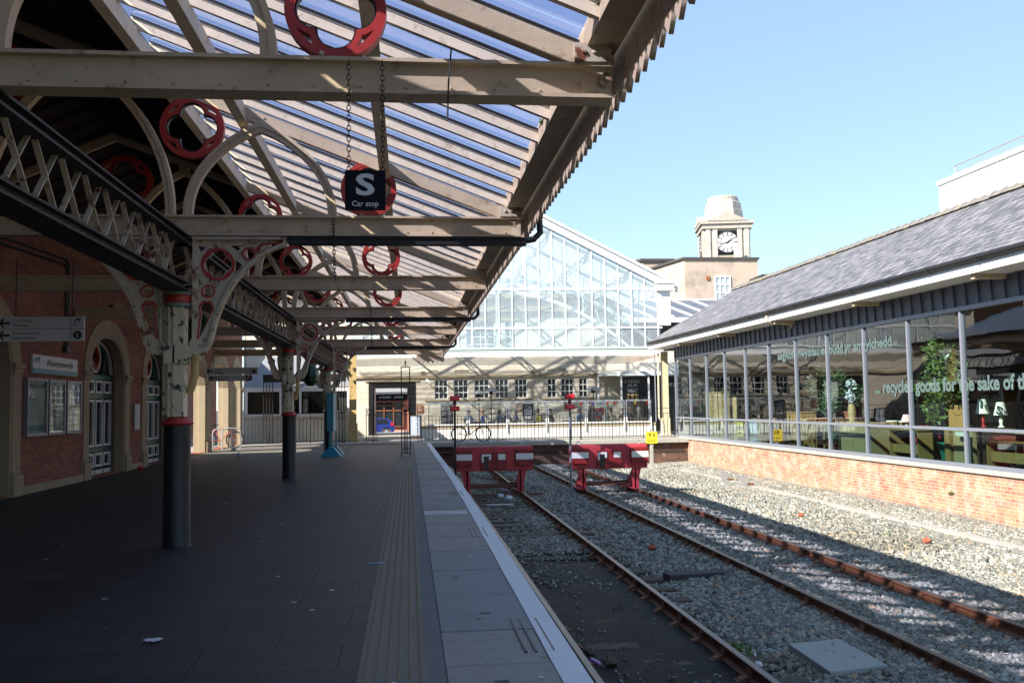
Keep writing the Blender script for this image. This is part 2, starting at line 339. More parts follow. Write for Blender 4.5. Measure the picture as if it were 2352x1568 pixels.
def att(o, parent):
    if parent is not None: o.parent = parent; o.matrix_parent_inverse = parent.matrix_basis.inverted()
    return o
def tag(o, label=None, cat=None, group=None, kind=None):
    for k, v in (('label', label), ('category', cat), ('group', group), ('kind', kind)):
        if v: o[k] = v
    return o
def thing(name, label, cat, loc=(0, 0, 0), group=None, rz=0):
    o = bpy.data.objects.new(name, None); C.objects.link(o); o.location = loc; o.rotation_euler = (0, 0, rz); o.empty_display_size = .2
    return tag(o, label, cat, group)
def local(b, name, mat, parent, **k):
    """build in the parent's own coordinates"""
    o = b.build(name, mat, None, **k); o.parent = parent; return o
def dup(root, loc=None, rz=None, label=None, group=None):
    r = root.copy(); C.objects.link(r)
    if loc is not None: r.location = loc
    if rz is not None: r.rotation_euler = (0, 0, rz)
    if label: r['label'] = label
    if group: r['group'] = group
    for ch in list(root.children):
        c = ch.copy(); C.objects.link(c); c.parent = r
        for g in list(ch.children):
            d = g.copy(); C.objects.link(d); d.parent = c
    return r
def curve_mesh(cu, name):
    o = bpy.data.objects.new('tmp', cu); C.objects.link(o)
    dg = bpy.context.evaluated_depsgraph_get(); me = bpy.data.meshes.new_from_object(o.evaluated_get(dg)); me.name = name
    bpy.data.objects.remove(o); bpy.data.curves.remove(cu); return me
def plate(name, loops, T, thick, mat, parent=None, bevel=0):
    """flat plate with holes (first loop outline, others holes), mapped by 4x4 matrix T, thickness along local z both ways"""
    cu = bpy.data.curves.new(name, 'CURVE'); cu.dimensions = '2D'; cu.fill_mode = 'BOTH'; cu.extrude = thick/2
    for lp in loops:
        sp = cu.splines.new('POLY'); sp.points.add(len(lp)-1); sp.use_cyclic_u = True
        for p, q in zip(sp.points, lp): p.co = (q[0], q[1], 0, 1)
    me = curve_mesh(cu, name); me.transform(T); me.materials.clear(); me.materials.append(mat)
    o = bpy.data.objects.new(name, me); C.objects.link(o); att(o, parent)
    if bevel:
        b = o.modifiers.new('bevel', 'BEVEL'); b.width = bevel; b.segments = 1; b.limit_method = 'ANGLE'
    return o
def frame(O, R, U):
    R, U = Vector(R), Vector(U); Nn = R.cross(U)
    return Matrix(((R.x, U.x, Nn.x, O[0]), (R.y, U.y, Nn.y, O[1]), (R.z, U.z, Nn.z, O[2]), (0, 0, 0, 1)))
FY = ((1, 0, 0), (0, 0, 1))      # sign facing the camera (-Y)
FXp = ((0, 1, 0), (0, 0, 1))     # facing +X
FXm = ((0, -1, 0), (0, 0, 1))    # facing -X
def text(body, O, face, height, mat, parent, fit=None, align='LEFT', name='lettering', thick=.002, bold=0):
    cu = bpy.data.curves.new(name, 'FONT'); cu.body = body; cu.size = 1; cu.align_x = 'LEFT'; cu.extrude = 0; cu.resolution_u = 3; cu.offset = bold
    me = curve_mesh(cu, name)
    if not len(me.vertices): return None
    xs = [v.co.x for v in me.vertices]; ys = [v.co.y for v in me.vertices]
    x0, x1 = min(xs), max(xs); k = height/.69; kx = (fit/(x1-x0)) if fit else k
    off = {'LEFT': 0, 'CENTER': -(x1-x0)*kx/2, 'RIGHT': -(x1-x0)*kx}[align]
    for v in me.vertices: v.co = ((v.co.x-x0)*kx+off, v.co.y*k, 0)
    me.transform(frame(O, *face)); me.materials.clear(); me.materials.append(mat)
    o = bpy.data.objects.new(name, me); C.objects.link(o)
    return att(o, parent)
def circ(cx, cy, r, n=24, a0=0): return [(cx+r*cos(a0+2*pi*i/n), cy+r*sin(a0+2*pi*i/n)) for i in range(n)]
def quat(cx, cy, d, a, n=64):
    out = []
    for i in range(n):
        t = 2*pi*i/n; best = 0
        for k in range(4):
            q = k*pi/2; dt = t-q; s_ = a*a-(d*sin(dt))**2
            if s_ >= 0 and cos(dt) > 0: best = max(best, d*cos(dt)+sqrt(s_))
        out.append((cx+best*cos(t), cy+best*sin(t)))
    return out
def archpts(c, hw, zs, rise, n=24, p=2.2):
    """points of a slightly pointed arch from left springing to right springing"""
    out = []
    for i in range(n+1):
        t = -1+2*i/n; out.append((c+hw*t, zs+rise*(max(0, 1-abs(t)**p))**(1/1.9)))
    return out
def XZ(u, v, t): return (u, t, v)
def YZ(u, v, t): return (t, u, v)
def foliage(name, c, r, n, size, mat, parent, seed=0, clump=12):
    rnd = random.Random(seed); b = MB()
    cl = []
    for _ in range(clump):
        while True:
            p = [rnd.uniform(-1, 1) for _ in range(3)]
            if sum(x*x for x in p) < 1: break
        cl.append((p, rnd.uniform(.25, .5)))
    for i in range(n):
        p, q = rnd.choice(cl); v = Vector([p[k]+rnd.gauss(0, q*.5) for k in range(3)])
        if v.length > 1.15: continue
        o = Vector((c[0]+v.x*r[0], c[1]+v.y*r[1], c[2]+v.z*r[2]))
        a = Vector([rnd.gauss(0, 1) for _ in range(3)]).normalized(); q2 = a.orthogonal().normalized()
        s = size*rnd.uniform(.6, 1.3); a = a*s; q2 = q2*s*.42
        b.add([o-a, o+q2, o+a, o-q2], [(0, 1, 2, 3)])
    return b.build(name, mat, parent, fixn=False)
# ================================================================== GROUND
BZ = -1.05                                  # ballast level
def struct(name, b, mat, **k): return tag(b.build(name, mat, None, **k), kind='structure')
random.seed(3)
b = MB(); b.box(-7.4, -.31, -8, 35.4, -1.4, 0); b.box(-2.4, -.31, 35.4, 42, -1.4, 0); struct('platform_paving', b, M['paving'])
b = MB(); b.box(-8.1, -2.4, 35.4, 42, -1.4, 0); struct('sun_bright_platform_paving', b, M['sunpaving'])  # zone of sun strips, brightness put into the slab colour
b = MB(); b.box(-.31, .10, -8, 29.6, -1.4, .004); b.box(-.31, .10, 29.6, 42, -1.4, .002); tact = struct('tactile_paving', b, M['tactile'])
b = MB()                                    # blister domes
for k in range(6):
    for j in range(int((24.5-3.5)/.0667)):
        x, y = -.27+k*.0667, 3.5+j*.0667
        n = len(b.V)
        for r, z in ((.0125, .0045), (.008, .010)):
            for a in range(6): b.V.append((x+r*cos(a*pi/3), y+r*sin(a*pi/3), z))
        for a in range(6): b.F.append((n+a, n+(a+1) % 6, n+6+(a+1) % 6, n+6+a)); b.I.append(0)
        b.F.append(tuple(n+6+a for a in range(6))); b.I.append(0)
tag(b.build('tactile_domes', M['dome'], None, fixn=False), kind='structure')
b = MB(); b.box(.10, .21, -8, 42, -1.4, 0); struct('platform_joint_strip', b, M['strip'])
def edge_x(y): return 1.02+.04*math.exp(-((y-16)/9)**2)-(.10*max(0, (y-24)/18) if y > 24 else 0)
b = MB(); y = -8.; k = 0
while y < 41.2:
    L = random.choice((.9, 1.1, 1.25, 1.0)); y2 = min(y+L, 41.4)
    x0, x1 = edge_x(y), edge_x(y2); z = random.uniform(-.002, .003)
    b.add([(.213, y+.009, -1.4), (x0, y+.009, -.25), (x1, y2-.009, -.25), (.213, y2-.009, -1.4), (.213, y+.009, z), (x0, y+.009, z), (x1, y2-.009, z), (.213, y2-.009, z)],
          [(3, 2, 1, 0), (4, 5, 6, 7), (0, 1, 5, 4), (1, 2, 6, 5), (2, 3, 7, 6), (3, 0, 4, 7)], random.choice((0, 0, 1, 2))); y = y2; k += 1
M['coping2'] = paint('browner coping stone', (.22, .205, .19), .75, var=.2, vs=1.5, dirt=(.13, .12, .11), dlo=.55, dhi=.8, ds=8, bmp=.3, bs_=80)
M['coping3'] = paint('blue grey coping stone', (.20, .21, .22), .7, var=.15, vs=1.5, dirt=(.12, .12, .12), dlo=.55, dhi=.8, ds=6, bmp=.2)
ob = struct('platform_edge_slabs', b, [M['coping'], M['coping2'], M['coping3']], bevel=.006)
b = MB(); b.box(.2, .98, -8, 41.3, -1.4, -.22); struct('platform_face', b, M['brickB'])
b = MB(); n = 60; vs = []; fs = []
for i in range(n+1):
    y = -8+49.3*i/n; x = edge_x(y); vs += [(x-.165+random.uniform(-.004, .004), y, .0075), (x+.002, y, .0075), (x+.003, y, -.06)]
for i in range(n): a = i*3; fs += [(a, a+1, a+4, a+3), (a+1, a+2, a+5, a+4)]
b.add(vs, fs); struct('platform_white_line', b, M['linewhite'], fixn=False)
b = MB()                                    # grooves cut in every few slabs and three white lines across
for yy in (6.2, 11.6, 17.0, 26.5, 32):
    for dx in (.30, .235, .12): b.box(edge_x(yy)-dx, edge_x(yy)-dx+.014, yy, yy+.95, 0, .0085)
struct('platform_edge_grooves', b, M['black'])
b = MB()
for dy in (0, .16, .32): b.box(.22, .86, 14.2+dy, 14.27+dy, 0, .0065)
struct('platform_cross_lines', b, M['linewhite'])
# ballast sheet with gentle relief
b = MB(); nx, ny = 60, 140; vs = []; fs = []
for i in range(nx+1):
    for j in range(ny+1):
        x = .9+12*i/nx; y = -8+50*j/ny
        z = BZ+.03*sin(x*2.1+y*.5)*sin(y*.8)+random.uniform(-.015, .015)
        if x > 9.3: z += .03
        if 3.6 < x < 7.8: z += .035*min(1, (x-3.6)*3, (7.8-x)*3)
        vs.append((x, y, z))
for i in range(nx):
    for j in range(ny): a = i*(ny+1)+j; fs.append((a, a+ny+1, a+ny+2, a+1))
b.add(vs, fs); struct('ballast', b, M['ballast'], smooth=True, fixn=False)
b = MB(); nx, ny = 12, 60; vs = []; fs = []
for i in range(nx+1):
    for j in range(ny+1):
        x = 1.10+(3.55-1.1)*i/nx; y = -8+26.2*j/ny
        e = .115*min(1, max(0, (18.2-y)/3))*min(1, (x-1.0)*6, (3.62-x)*3.0)
        vs.append((x, y, BZ-.05+e+random.uniform(-.012, .012)+.012*sin(x*5+y*3)-.02*max(0, sin(x*3.3+y*1.7)*sin(y*.9+x))))
for i in range(nx):
    for j in range(ny): a = i*(ny+1)+j; fs.append((a, a+ny+1, a+ny+2, a+1))
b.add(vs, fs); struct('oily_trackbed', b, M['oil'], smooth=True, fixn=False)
# individual stones
import numpy as np
rs = np.random.RandomState(5)
def stones(n, x0, x1, y0, y1, size, zoff=0.0, reject=None):
    y = y0*(y1/y0)**rs.rand(n); x = x0+(x1-x0)*rs.rand(n)
    if reject is not None: k = ~reject(x, y); x, y = x[k], y[k]; n = len(x)
    base = np.array([(sx, sy, sz) for sz in (-1, 1) for sx, sy in ((-1, -1), (1, -1), (1, 1), (-1, 1))], float)*.5
    P = base[None]*(1+.45*(rs.rand(n, 8, 3)-.5))
    s = size*(.55+.9*rs.rand(n, 1, 1)); P = P*s*np.stack([.8+.7*rs.rand(n), .8+.5*rs.rand(n), .5+.4*rs.rand(n)], -1)[:, None]
    q = rs.randn(n, 4); q /= np.linalg.norm(q, axis=1)[:, None]; q[:, 1:3] *= .5; q /= np.linalg.norm(q, axis=1)[:, None]
    a, b_, c, d = q.T
    R = np.stack([1-2*(c*c+d*d), 2*(b_*c-a*d), 2*(b_*d+a*c), 2*(b_*c+a*d), 1-2*(b_*b_+d*d), 2*(c*d-a*b_), 2*(b_*d-a*c), 2*(c*d+a*b_), 1-2*(b_*b_+c*c)], -1).reshape(n, 3, 3)
    P = np.einsum('nij,nkj->nki', R, P)
    z = BZ+.03*np.sin(x*2.1+y*.5)*np.sin(y*.8)+zoff+.035*np.clip(np.minimum((x-3.6)*3, (7.8-x)*3), 0, 1)+.012*rs.rand(n)
    P += np.stack([x, y, z], -1)[:, None]
    F = np.array([(3, 2, 1, 0), (4, 5, 6, 7), (0, 1, 5, 4), (1, 2, 6, 5), (2, 3, 7, 6), (3, 0, 4, 7)])
    return P.reshape(-1, 3), (F[None]+8*np.arange(n)[:, None, None]).reshape(-1, 4), np.repeat(rs.rand(n)**1.3, 8)
def stone_obj(name, sets, kind='stuff'):
    V = np.concatenate([s[0] for s in sets]); off = 0; Fs = []
    for s in sets: Fs.append(s[1]+off); off += len(s[0])
    F = np.concatenate(Fs); T = np.concatenate([s[2] for s in sets])
    me = bpy.data.meshes.new(name); me.vertices.add(len(V)); me.vertices.foreach_set('co', V.ravel())
    me.loops.add(F.size); me.loops.foreach_set('vertex_index', F.ravel().astype(np.int32))
    me.polygons.add(len(F)); me.polygons.foreach_set('loop_start', np.arange(0, F.size, 4, dtype=np.int32)); me.update(calc_edges=True)
    at = me.attributes.new('tone', 'FLOAT', 'POINT'); at.data.foreach_set('value', T.astype(np.float32)); me.materials.append(M['stones'])
    o = bpy.data.objects.new(name, me); C.objects.link(o); return tag(o, kind=kind)
st = tag(stone_obj('ballast_stones', [
    stones(70000, 3.55, 11.9, 5.5, 40, .048, .006),
    stones(13000, 1.2, 3.6, 17.6, 40, .048, .006),
    stones(24000, 3.4, 9, 5.5, 14, .036, .012), stones(500, 1.8, 3.2, 5.5, 18, .018, .062), stones(1500, 1.2, 3.55, 16.6, 18.3, .042, .03), stones(250, 1.75, 3.1, 13.5, 17, .03, .045), stones(500, 3.2, 3.55, 5.5, 17, .034, .03)]), 'loose grey and green ballast stones lying round the railway tracks', 'ballast')

# ------------------------------------------------------------------ tracks
RZ = -.85
def rail_profile():
    return [(-.065, -.145), (.065, -.145), (.065, -.13), (.012, -.105), (.012, -.045), (.036, -.03), (.036, -.005), (.028, 0), (-.028, 0), (-.036, -.005), (-.036, -.03), (-.012, -.045), (-.012, -.105), (-.065, -.13)]
def track(xl, label, y0, y1, seed):
    rnd = random.Random(seed)
    t = thing('railway_track', label, 'railway track', (xl+.755, y0, RZ-.15), 'railway tracks ending at the buffers')
    for dx in (0, 1.505):
        b = MB(); b.prism(rail_profile(), lambda u, v, tt: (xl+dx+u, tt, RZ+v), y0, y1); 
        # rail head top gets the worn material
        for i, f in enumerate(b.F):
            if all(b.V[j][2] > RZ-.006 for j in f): b.I[i] = 1
        b.build('rail', [M['redoxide'], M['railtop']], t)
    sl = None; y = y0+.35
    while y < y1:
        jit = rnd.uniform(-.04, .04)
        b = MB(); b.cbox(xl+.7525+rnd.uniform(-.04, .04), y+jit, RZ-.215, 2.55, .25, .13, rnd.uniform(-.015, .015)); b.build('sleeper', M['sleeper' if rnd.random() < .75 or seed == 1 else 'redbar'], t, bevel=.01)
        for dx in (0, 1.505):
            X = xl+dx; b = MB()
            for sg in (-1, 1):
                b.prism([(X+sg*.022, -.155), (X+sg*.15, -.155), (X+sg*.145, -.125), (X+sg*.06, -.095), (X+sg*.045, -.035), (X+sg*.02, -.035)], lambda u, v, tt: (u, tt, RZ+v), y+jit-.05, y+jit+.05)
            b.box(X-.17, X+.17, y+jit-.07, y+jit+.07, RZ-.165, RZ-.135)
            b.build('rail_chair', M['redoxide'], t)
        y += .74
    return t
track(1.65, 'near track with oily black bed running beside the platform edge', 4.0, 38.5, 1)
track(5.0, 'far track with rusty orange rail running to the second buffer', 4.0, 39.2, 2)

# ------------------------------------------------------------------ hall floor, end wall, street
b = MB(); b.box(-9, 13, 41.3, 60, -1.4, 0); struct('concourse_floor', b, M['hallfloor'])
b = MB(); b.box(-20, -8.1, 25, 60, -.5, -.01); struct('forecourt_pavement', b, M['hallfloor'])
b = MB(); b.box(.98, 12.4, 41.15, 41.31, -1.35, -.16, 0)
w_ = thing('end_wall', 'low sooty brick wall with stone coping behind the buffers', 'brick wall', (6, 41.2, -1.1))
b.build('brickwork', M['brickB'], w_)
b = MB()
x = .95
while x < 12.3: L = min(1.2, 12.35-x); b.box(x+.004, x+L-.004, 40.95, 41.75, -.16, .012); x += L
b.build('coping', M['concrete'], w_, bevel=.01)
b = MB()
for z in (-.45, -.52): b.tube([(1, 41.1, z), (4, 41.1, z-.02), (7, 41.1, z+.01), (12, 41.1, z)], .014, 6)
b.build('cable', M['black'], w_)
b = MB(); b.box(-500, 500, 56, 1500, -.9, -.85); struct('street', b, M['tarmac'])
b = MB(); b.box(-600, 600, -400, 56, -1.7, -1.42); struct('ground', b, M['tarmac'])

# ================================================================== LEFT BUILDING
WX = -7.4
lb = thing('station_building', 'red brick station building with arched stone doorways along the platform', 'station building', (WX, 20, 0))
doors = [(17.4, 1.62), (24.7, 1.55), (29.55, 1.55)]
opens = [(34.4, 1.95), (38.9, 2.0), (42.6, 1.15)]
def archloop(c, hw, zs, rise, z0=0.0): return [(c-hw, z0)]+archpts(c, hw, zs, rise)+[(c+hw, z0)]
outer = [(8, 0), (44, 0), (44, 5.35), (8, 5.35)]
holes = [archloop(c, hw-.05, 2.45, 1.02, .02) for c, hw in doors]
holes += [archloop(c, hw-.05, 2.45, 1.0, .02) for c, hw in opens]
T = frame((WX-.22, 0, 0), (0, 1, 0), (0, 0, 1))
plate('brick_wall', [outer]+holes, T, .44, M['brickL'], lb)
for c, hw in doors+opens:                                    # stone surrounds
    b = MB(); a = archloop(c, hw-.12, 2.45, .98, .0); o_ = archloop(c, hw+.28, 2.5, 1.32, .0)
    b.ribbon(a, o_, YZ, WX-.43, WX+.03)
    a = archloop(c, hw-.18, 2.45, .92, .0); o_ = archloop(c, hw-.06, 2.45, 1.04, .0); b.ribbon(a, o_, YZ, WX-.25, WX+.01)
    for sg in (-1, 1):
        b.cbox(WX-.02, c+sg*(hw+.08), 2.46, .22, .48, .10); b.cbox(WX-.02, c+sg*(hw+.08), 2.36, .16, .42, .10)
        b.cbox(WX-.02, c+sg*(hw+.08), .45, .16, .42, .06); b.cbox(WX-.01, c+sg*(hw+.08), .2, .20, .46, .4)
    b.build('stone_arch', M['stone'], lb, bevel=.012)
for y0, y1 in ((8, 15.4), (19.35, 22.8), (26.6, 27.65), (31.4, 31.9)): b = MB(); b.box(WX-.02, WX+.07, y0, y1, 0, .16); b.build('plinth', M['stone'], lb, bevel=.01)
b = MB(); b.box(-17, -7.9, -12, 31.6, -1, 5.2); b.build('building_block', M['brickL'], lb)
ob_ = thing('kiosk_shade_building', 'brick outbuilding added beyond the left arcade to shade the kiosk', 'building', (-15, 50, 0)); b = MB(); b.box(-18, -12, 41, 62, -.5, 7.5); b.build('wall', M['brickL'], ob_); b = MB(); b.box(-18.2, -11.8, 40.8, 62.2, 7.5, 7.7); b.build('roof_edge', M['stone'], ob_)  # added block that keeps low sun off the kiosk
def platform_door(c, hw, label):
    x = WX-.34
    d = thing('arched_door', label, 'door', (x, c, 0), 'arched doors of the station building')
    b = MB()
    ys = [c-hw*.86+i*hw*.86*2/4 for i in range(5)]
    for i in range(4):                                         # green stiles
        b.box(x-.03, x+.03, ys[i]-.05, ys[i]+.05, .02, 2.4)
    b.box(x-.03, x+.03, ys[4]-.05, ys[4]+.05, .02, 2.4)
    for z in (.08, .62, 1.95, 2.42): b.box(x-.029, x+.029, ys[0], ys[4], z-.06, z+.06)
    a = archloop(c, hw-.16, 2.45, .92, 2.42); o_ = archloop(c, hw-.10, 2.45, 1.0, 2.42); b.ribbon(a, o_, YZ, x-.04, x+.04)
    for k in (-1, 1): b.beam((x, c+k*hw*.42, 2.45), (x, c+k*hw*.55, 3.1), .05, .06, (1, 0, 0))
    b.build('door_frame', M['green'], d)
    for i in range(4):
        b = MB(); y0, y1 = ys[i]+.055, ys[i+1]-.055
        for z0, z1 in ((.70, 1.86), (2.02, 2.34), (.2, .54)):
            w_ = .055
            b.box(x-.02, x+.045, y0, y0+w_, z0, z1); b.box(x-.02, x+.045, y1-w_, y1, z0, z1); b.box(x-.02, x+.044, y0+w_, y1-w_, z0, z0+w_); b.box(x-.02, x+.044, y0+w_, y1-w_, z1-w_, z1)
        b.box(x-.01, x+.045, y0, y1, .02, .13)
        b.build('door_panel', M['cream' if 0 else 'platewhite'], d)
    b = MB(); b.box(x-.05, x-.035, ys[0], ys[4], .02, 2.45)
    pts = archloop(c, hw-.13, 2.45, .96, 2.40); b.prism(pts, YZ, x-.055, x-.04); b.build('door_glass', M['pane'], d)
    b = MB(); q = quat(c, 2.9, .13, .13, 48); q2 = quat(c, 2.9, .13, .185, 48); b.ribbon(q, q2, YZ, x-.03, x+.05, True); b.build('fanlight_tracery', M['red'], d)
    b = MB(); b.ribbon(archpts(c, hw-.24, 2.5, .78), archpts(c, hw-.19, 2.5, .84), YZ, x-.02, x+.05)
    b.ribbon(circ(c, 2.9, .34, 32), circ(c, 2.9, .38, 32), YZ, x-.02, x+.05, True)
    b.build('fanlight_frame', M['platewhite'], d)
    return d
platform_door(17.4, 1.62, 'arched doorway cut off by the left edge of the photo')
platform_door(24.7, 1.55, 'green and cream panelled double door right of the notice boards')
platform_door(29.55, 1.55, 'green and cream panelled door partly behind the nearest column')
# notice boards on the brick
for k, (y0, y1, lab) in enumerate(((19.45, 20.5, 'timetable board with pale green sheet, nearest of three'), (20.58, 21.52, 'middle notice board with a figure printed on its poster'), (21.62, 22.55, 'notice board with pale blue poster beside the door'))):
    t = thing('notice_board', lab, 'notice board', (WX+.04, (y0+y1)/2, 1.1), 'notice boards on the brick wall')
    b = MB(); z0, z1 = 1.1, 2.25; X0, X1 = WX+.002, WX+.09
    b.box(X0, X1, y0, y0+.06, z0, z1); b.box(X0, X1, y1-.06, y1, z0, z1); b.box(X0, X1, y0+.06, y1-.06, z0, z0+.06); b.box(X0, X1, y0+.06, y1-.06, z1-.06, z1); b.build('board_frame', M['alu'], t)
    b = MB(); b.box(X0, WX+.05, y0+.06, y1-.06, z0+.06, z1-.06); b.build('poster', M[('posterpale', 'posterpale', 'posterblue')[k]], t)
    b = MB(); b.box(WX+.051, WX+.053, y0+.1, y1-.1, z0+.1, z0+.22)
    if k == 0: b.box(WX+.051, WX+.053, y0+.1, y1-.1, z1-.2, z1-.1); [b.box(WX+.051, WX+.0525, y0+.16, y1-.16-.1*(j % 3), z1-.27-.05*j, z1-.262-.05*j) for j in range(12)]
    if k == 2: [b.box(WX+.051, WX+.0525, y0+.16, y1-.16-.07*(j % 3), z0+.35+.05*j, z0+.358+.05*j) for j in range(7)]
    b.build('poster_print', M['postergreen'], t)
    if k == 1:
        b = MB(); b.lathe(0, 0, [(0.001, 0)], 3) if 0 else None
        cy = y0+.42; fig = [(cy-.06, 1.25), (cy+.02, 1.25), (cy+.03, 1.55), (cy+.13, 1.72), (cy+.06, 1.80), (cy+.05, 1.9), (cy+.10, 1.98), (cy+.04, 2.06), (cy-.05, 2.02), (cy-.06, 1.92), (cy-.12, 1.84), (cy-.14, 1.6), (cy-.10, 1.5)]
        b.prism(fig, YZ, WX+.051, WX+.053); b.build('poster_figure', M['poster2'], t)
    b = MB(); b.box(WX+.075, WX+.079, y0+.06, y1-.06, z0+.06, z1-.06); b.build('board_glass', M['clear'], t)
t = thing('poster_frame', 'narrow grey poster frame between the two arched doors', 'poster', (WX, 27.1, 1.4))
b = MB(); b.box(WX+.002, WX+.04, 26.92, 27.45, 1.05, 1.76); b.build('frame', M['alu'], t)
b = MB(); b.box(WX+.041, WX+.043, 26.97, 27.40, 1.1, 1.71); b.build('poster', M['posterblue'], t)
# station name sign
t = thing('station_name_sign', 'white and teal station name sign above the notice boards', 'name sign', (WX, 21, 2.35))
b = MB(); b.box(WX+.01, WX+.06, 19.75, 22.3, 2.35, 2.72); b.build('sign_panel', M['platewhite'], t)
b = MB(); b.box(WX+.062, WX+.064, 19.75, 22.3, 2.35, 2.45); b.build('teal_strip', M['teal'], t)
text('Aberystwyth', (WX+.066, 20.45, 2.52), FXp, .125, M['blackletter'], t, fit=1.55, bold=.012)
b = MB(); b.prism([(19.80, 2.56), (20.1, 2.56), (20.1, 2.68), (20.02, 2.69), (19.97, 2.655), (19.9, 2.67), (19.8, 2.63)], YZ, WX+.062, WX+.065); 
b.build('emblem', M['greenletter'], t)
b = MB()
for j in range(4): b.cbox(WX+.0665, 19.86+j*.06, 2.585, .002, .03, .05)
b.build('emblem_arches', M['platewhite'], t)
b = MB()                                                      # conduits on the wall
for dz in (0, .12): b.tube([(WX+.04, 8, 4.30+dz), (WX+.04, 17, 4.62+dz), (WX+.04, 21.5, 4.75+dz), (WX+.04, 21.6+dz, 4.66+dz), (WX+.04, 21.6+dz, 2.95)], .025, 8)
b.box(WX+.01, WX+.1, 21.5, 21.75, 2.85, 2.98)
tag(b.build('conduit', M['black'], None, smooth=True), 'thin black conduit pipes bending down the brick wall', 'pipe')
t = thing('wall_speaker', 'small round speaker fixed high on the brick wall', 'speaker', (WX+.1, 24.9, 4.2)); 
b = MB(); b.tube([(WX, 24.9, 4.2), (WX+.12, 24.9, 4.2)], .03); b.build('bracket', M['stone'], t)
b = MB(); b.tube([(WX+.1, 24.88, 4.2), (WX+.2, 24.8, 4.18)], [.06, .12], 12); b.build('horn', M['stone'], t)
# ================================================================== CANOPY
cp = thing('platform_canopy', 'glazed platform canopy on cream iron trusses with red quatrefoils', 'canopy', (-2.7, 17, 3.9))
def zr(x): return 3.97+.385*(1.22-x)          # underside of the rafters
BAYS = [1.0+5.325*i for i in range(8)]        # truss lines
BAYS = [-4.3]+BAYS
Y0C, Y1C = -7.0, 41.0
RX = -5.0                                      # ridge
for ti, Y in enumerate(BAYS):
    b = MB()
    b.box(-7.4, 1.39, Y-.02, Y+.02, 3.66, 3.86); b.box(-7.4, 1.39, Y-.075, Y+.075, 3.86, 3.885); b.box(-7.4, 1.39, Y-.10, Y+.10, 3.635, 3.66)
    b.build('tie_beam', M['cream'], cp)
    if Y < 3: continue
    b = MB(); b.beam((1.36, Y, zr(1.36)-.05), (RX, Y, zr(RX)-.05), .10, .15); b.beam((RX, Y, zr(RX)-.05), (-7.4, Y, 5.25), .10, .15)
    rf_ = b.build('principal_rafter', M['cream'], cp, bevel=.01)
    b = MB(); b.cbox(1.27, Y, 3.95, .27, .18, .13); b.box(1.30, 1.395, Y-.035, Y+.035, 3.665, 3.855); [b.ball((1.2+.07*k_, Y-.095, 3.95), .018, 6) for k_ in range(3)]
    b.build('rafter_shoe', M['creamrust'], rf_)
    b = MB(); [b.ball((x_, Y-.03, 3.70), .011, 6) for x_ in [-2.4+.3*k_ for k_ in range(13)]]; b.ball((-.55, Y-.08, 3.9), .02, 6); b.build('beam_bolts', M['creamrust'], rf_)
    for (xl, xr, apex) in ((-2.63, -.86, 5.0), (-4.95, -2.76, 5.74)):
        c = (xl+xr)/2; hw = (xr-xl)/2
        def leg(off, s):
            out = []
            for i in range(17):
                t_ = i/16; zz = 3.885+(apex-3.885)*sin(t_*pi/2*.93)/sin(pi/2*.93) if 0 else 3.885+(apex-off-3.885)*(1-(1-t_)**1.0)
                q = (1-t_**2.15)**.80
                out.append((c+s*(hw-off*.9)*q, zz))
            return out
        b = MB()
        for s in (-1, 1): b.ribbon(leg(.10, s), leg(0, s), XZ, Y-.05, Y+.05); b.ribbon(leg(.035, s), leg(-.015, s), XZ, Y-.065, Y+.065)
        b.cbox(c, Y, apex+.05, .16, .09, .14)
        for dx in (-.04, .04): b.ball((c+dx, Y-.05, apex+.07), .018, 6)
        b.build('pointed_arch', M['cream'], cp)
    for qx, qz, R in ((-.46, 4.215, .335), (-2.55, 4.95, .375), (-4.85, 5.5, .48)):
        b = MB(); k = R/.335
        b.ribbon(circ(qx, qz, R-.05*k, 48), circ(qx, qz, R, 48), XZ, Y-.05, Y+.05, True)
        q1 = quat(qx, qz, .135*k, .135*k, 96); q2 = []
        for p in quat(qx, qz, .135*k, .175*k, 96):
            d = Vector((p[0]-qx, p[1]-qz)); L = min(d.length, R-.02); d = d.normalized()*L; q2.append((qx+d.x, qz+d.y))
        b.ribbon(q1, q2, XZ, Y-.045, Y+.045, True, 0)
        q0 = quat(qx, qz, .135*k, .122*k, 96); b.ribbon(q0, q1, XZ, Y-.03, Y+.03, True, 1)
        b.build('quatrefoil', [M['red'], M['darkpaint']], cp)
for x in (-.26, -1.96, -2.82):                                 # purlins
    b = MB(); b.box(x-.035, x+.035, Y0C, Y1C, zr(x)-.17, zr(x)+.03); b.box(x-.06, x+.06, Y0C, Y1C, zr(x)-.19, zr(x)-.17); b.build('purlin', M['barcream'], cp)
gb = None; yy = BAYS[1]-9*5.325/9*0+.29; k = 0
proto = MB(); Lx0, Lx1 = -2.85, 1.24
proto.add([(Lx0, -.028, zr(Lx0)+.045), (Lx1, -.028, zr(Lx1)+.045), (Lx1, .028, zr(Lx1)+.045), (Lx0, .028, zr(Lx0)+.045), (Lx0, -.028, zr(Lx0)+.165), (Lx1, -.028, zr(Lx1)+.165), (Lx1, .028, zr(Lx1)+.165), (Lx0, .028, zr(Lx0)+.165)],
          [(3, 2, 1, 0), (4, 5, 6, 7), (0, 1, 5, 4), (1, 2, 6, 5), (2, 3, 7, 6), (3, 0, 4, 7)], 0)
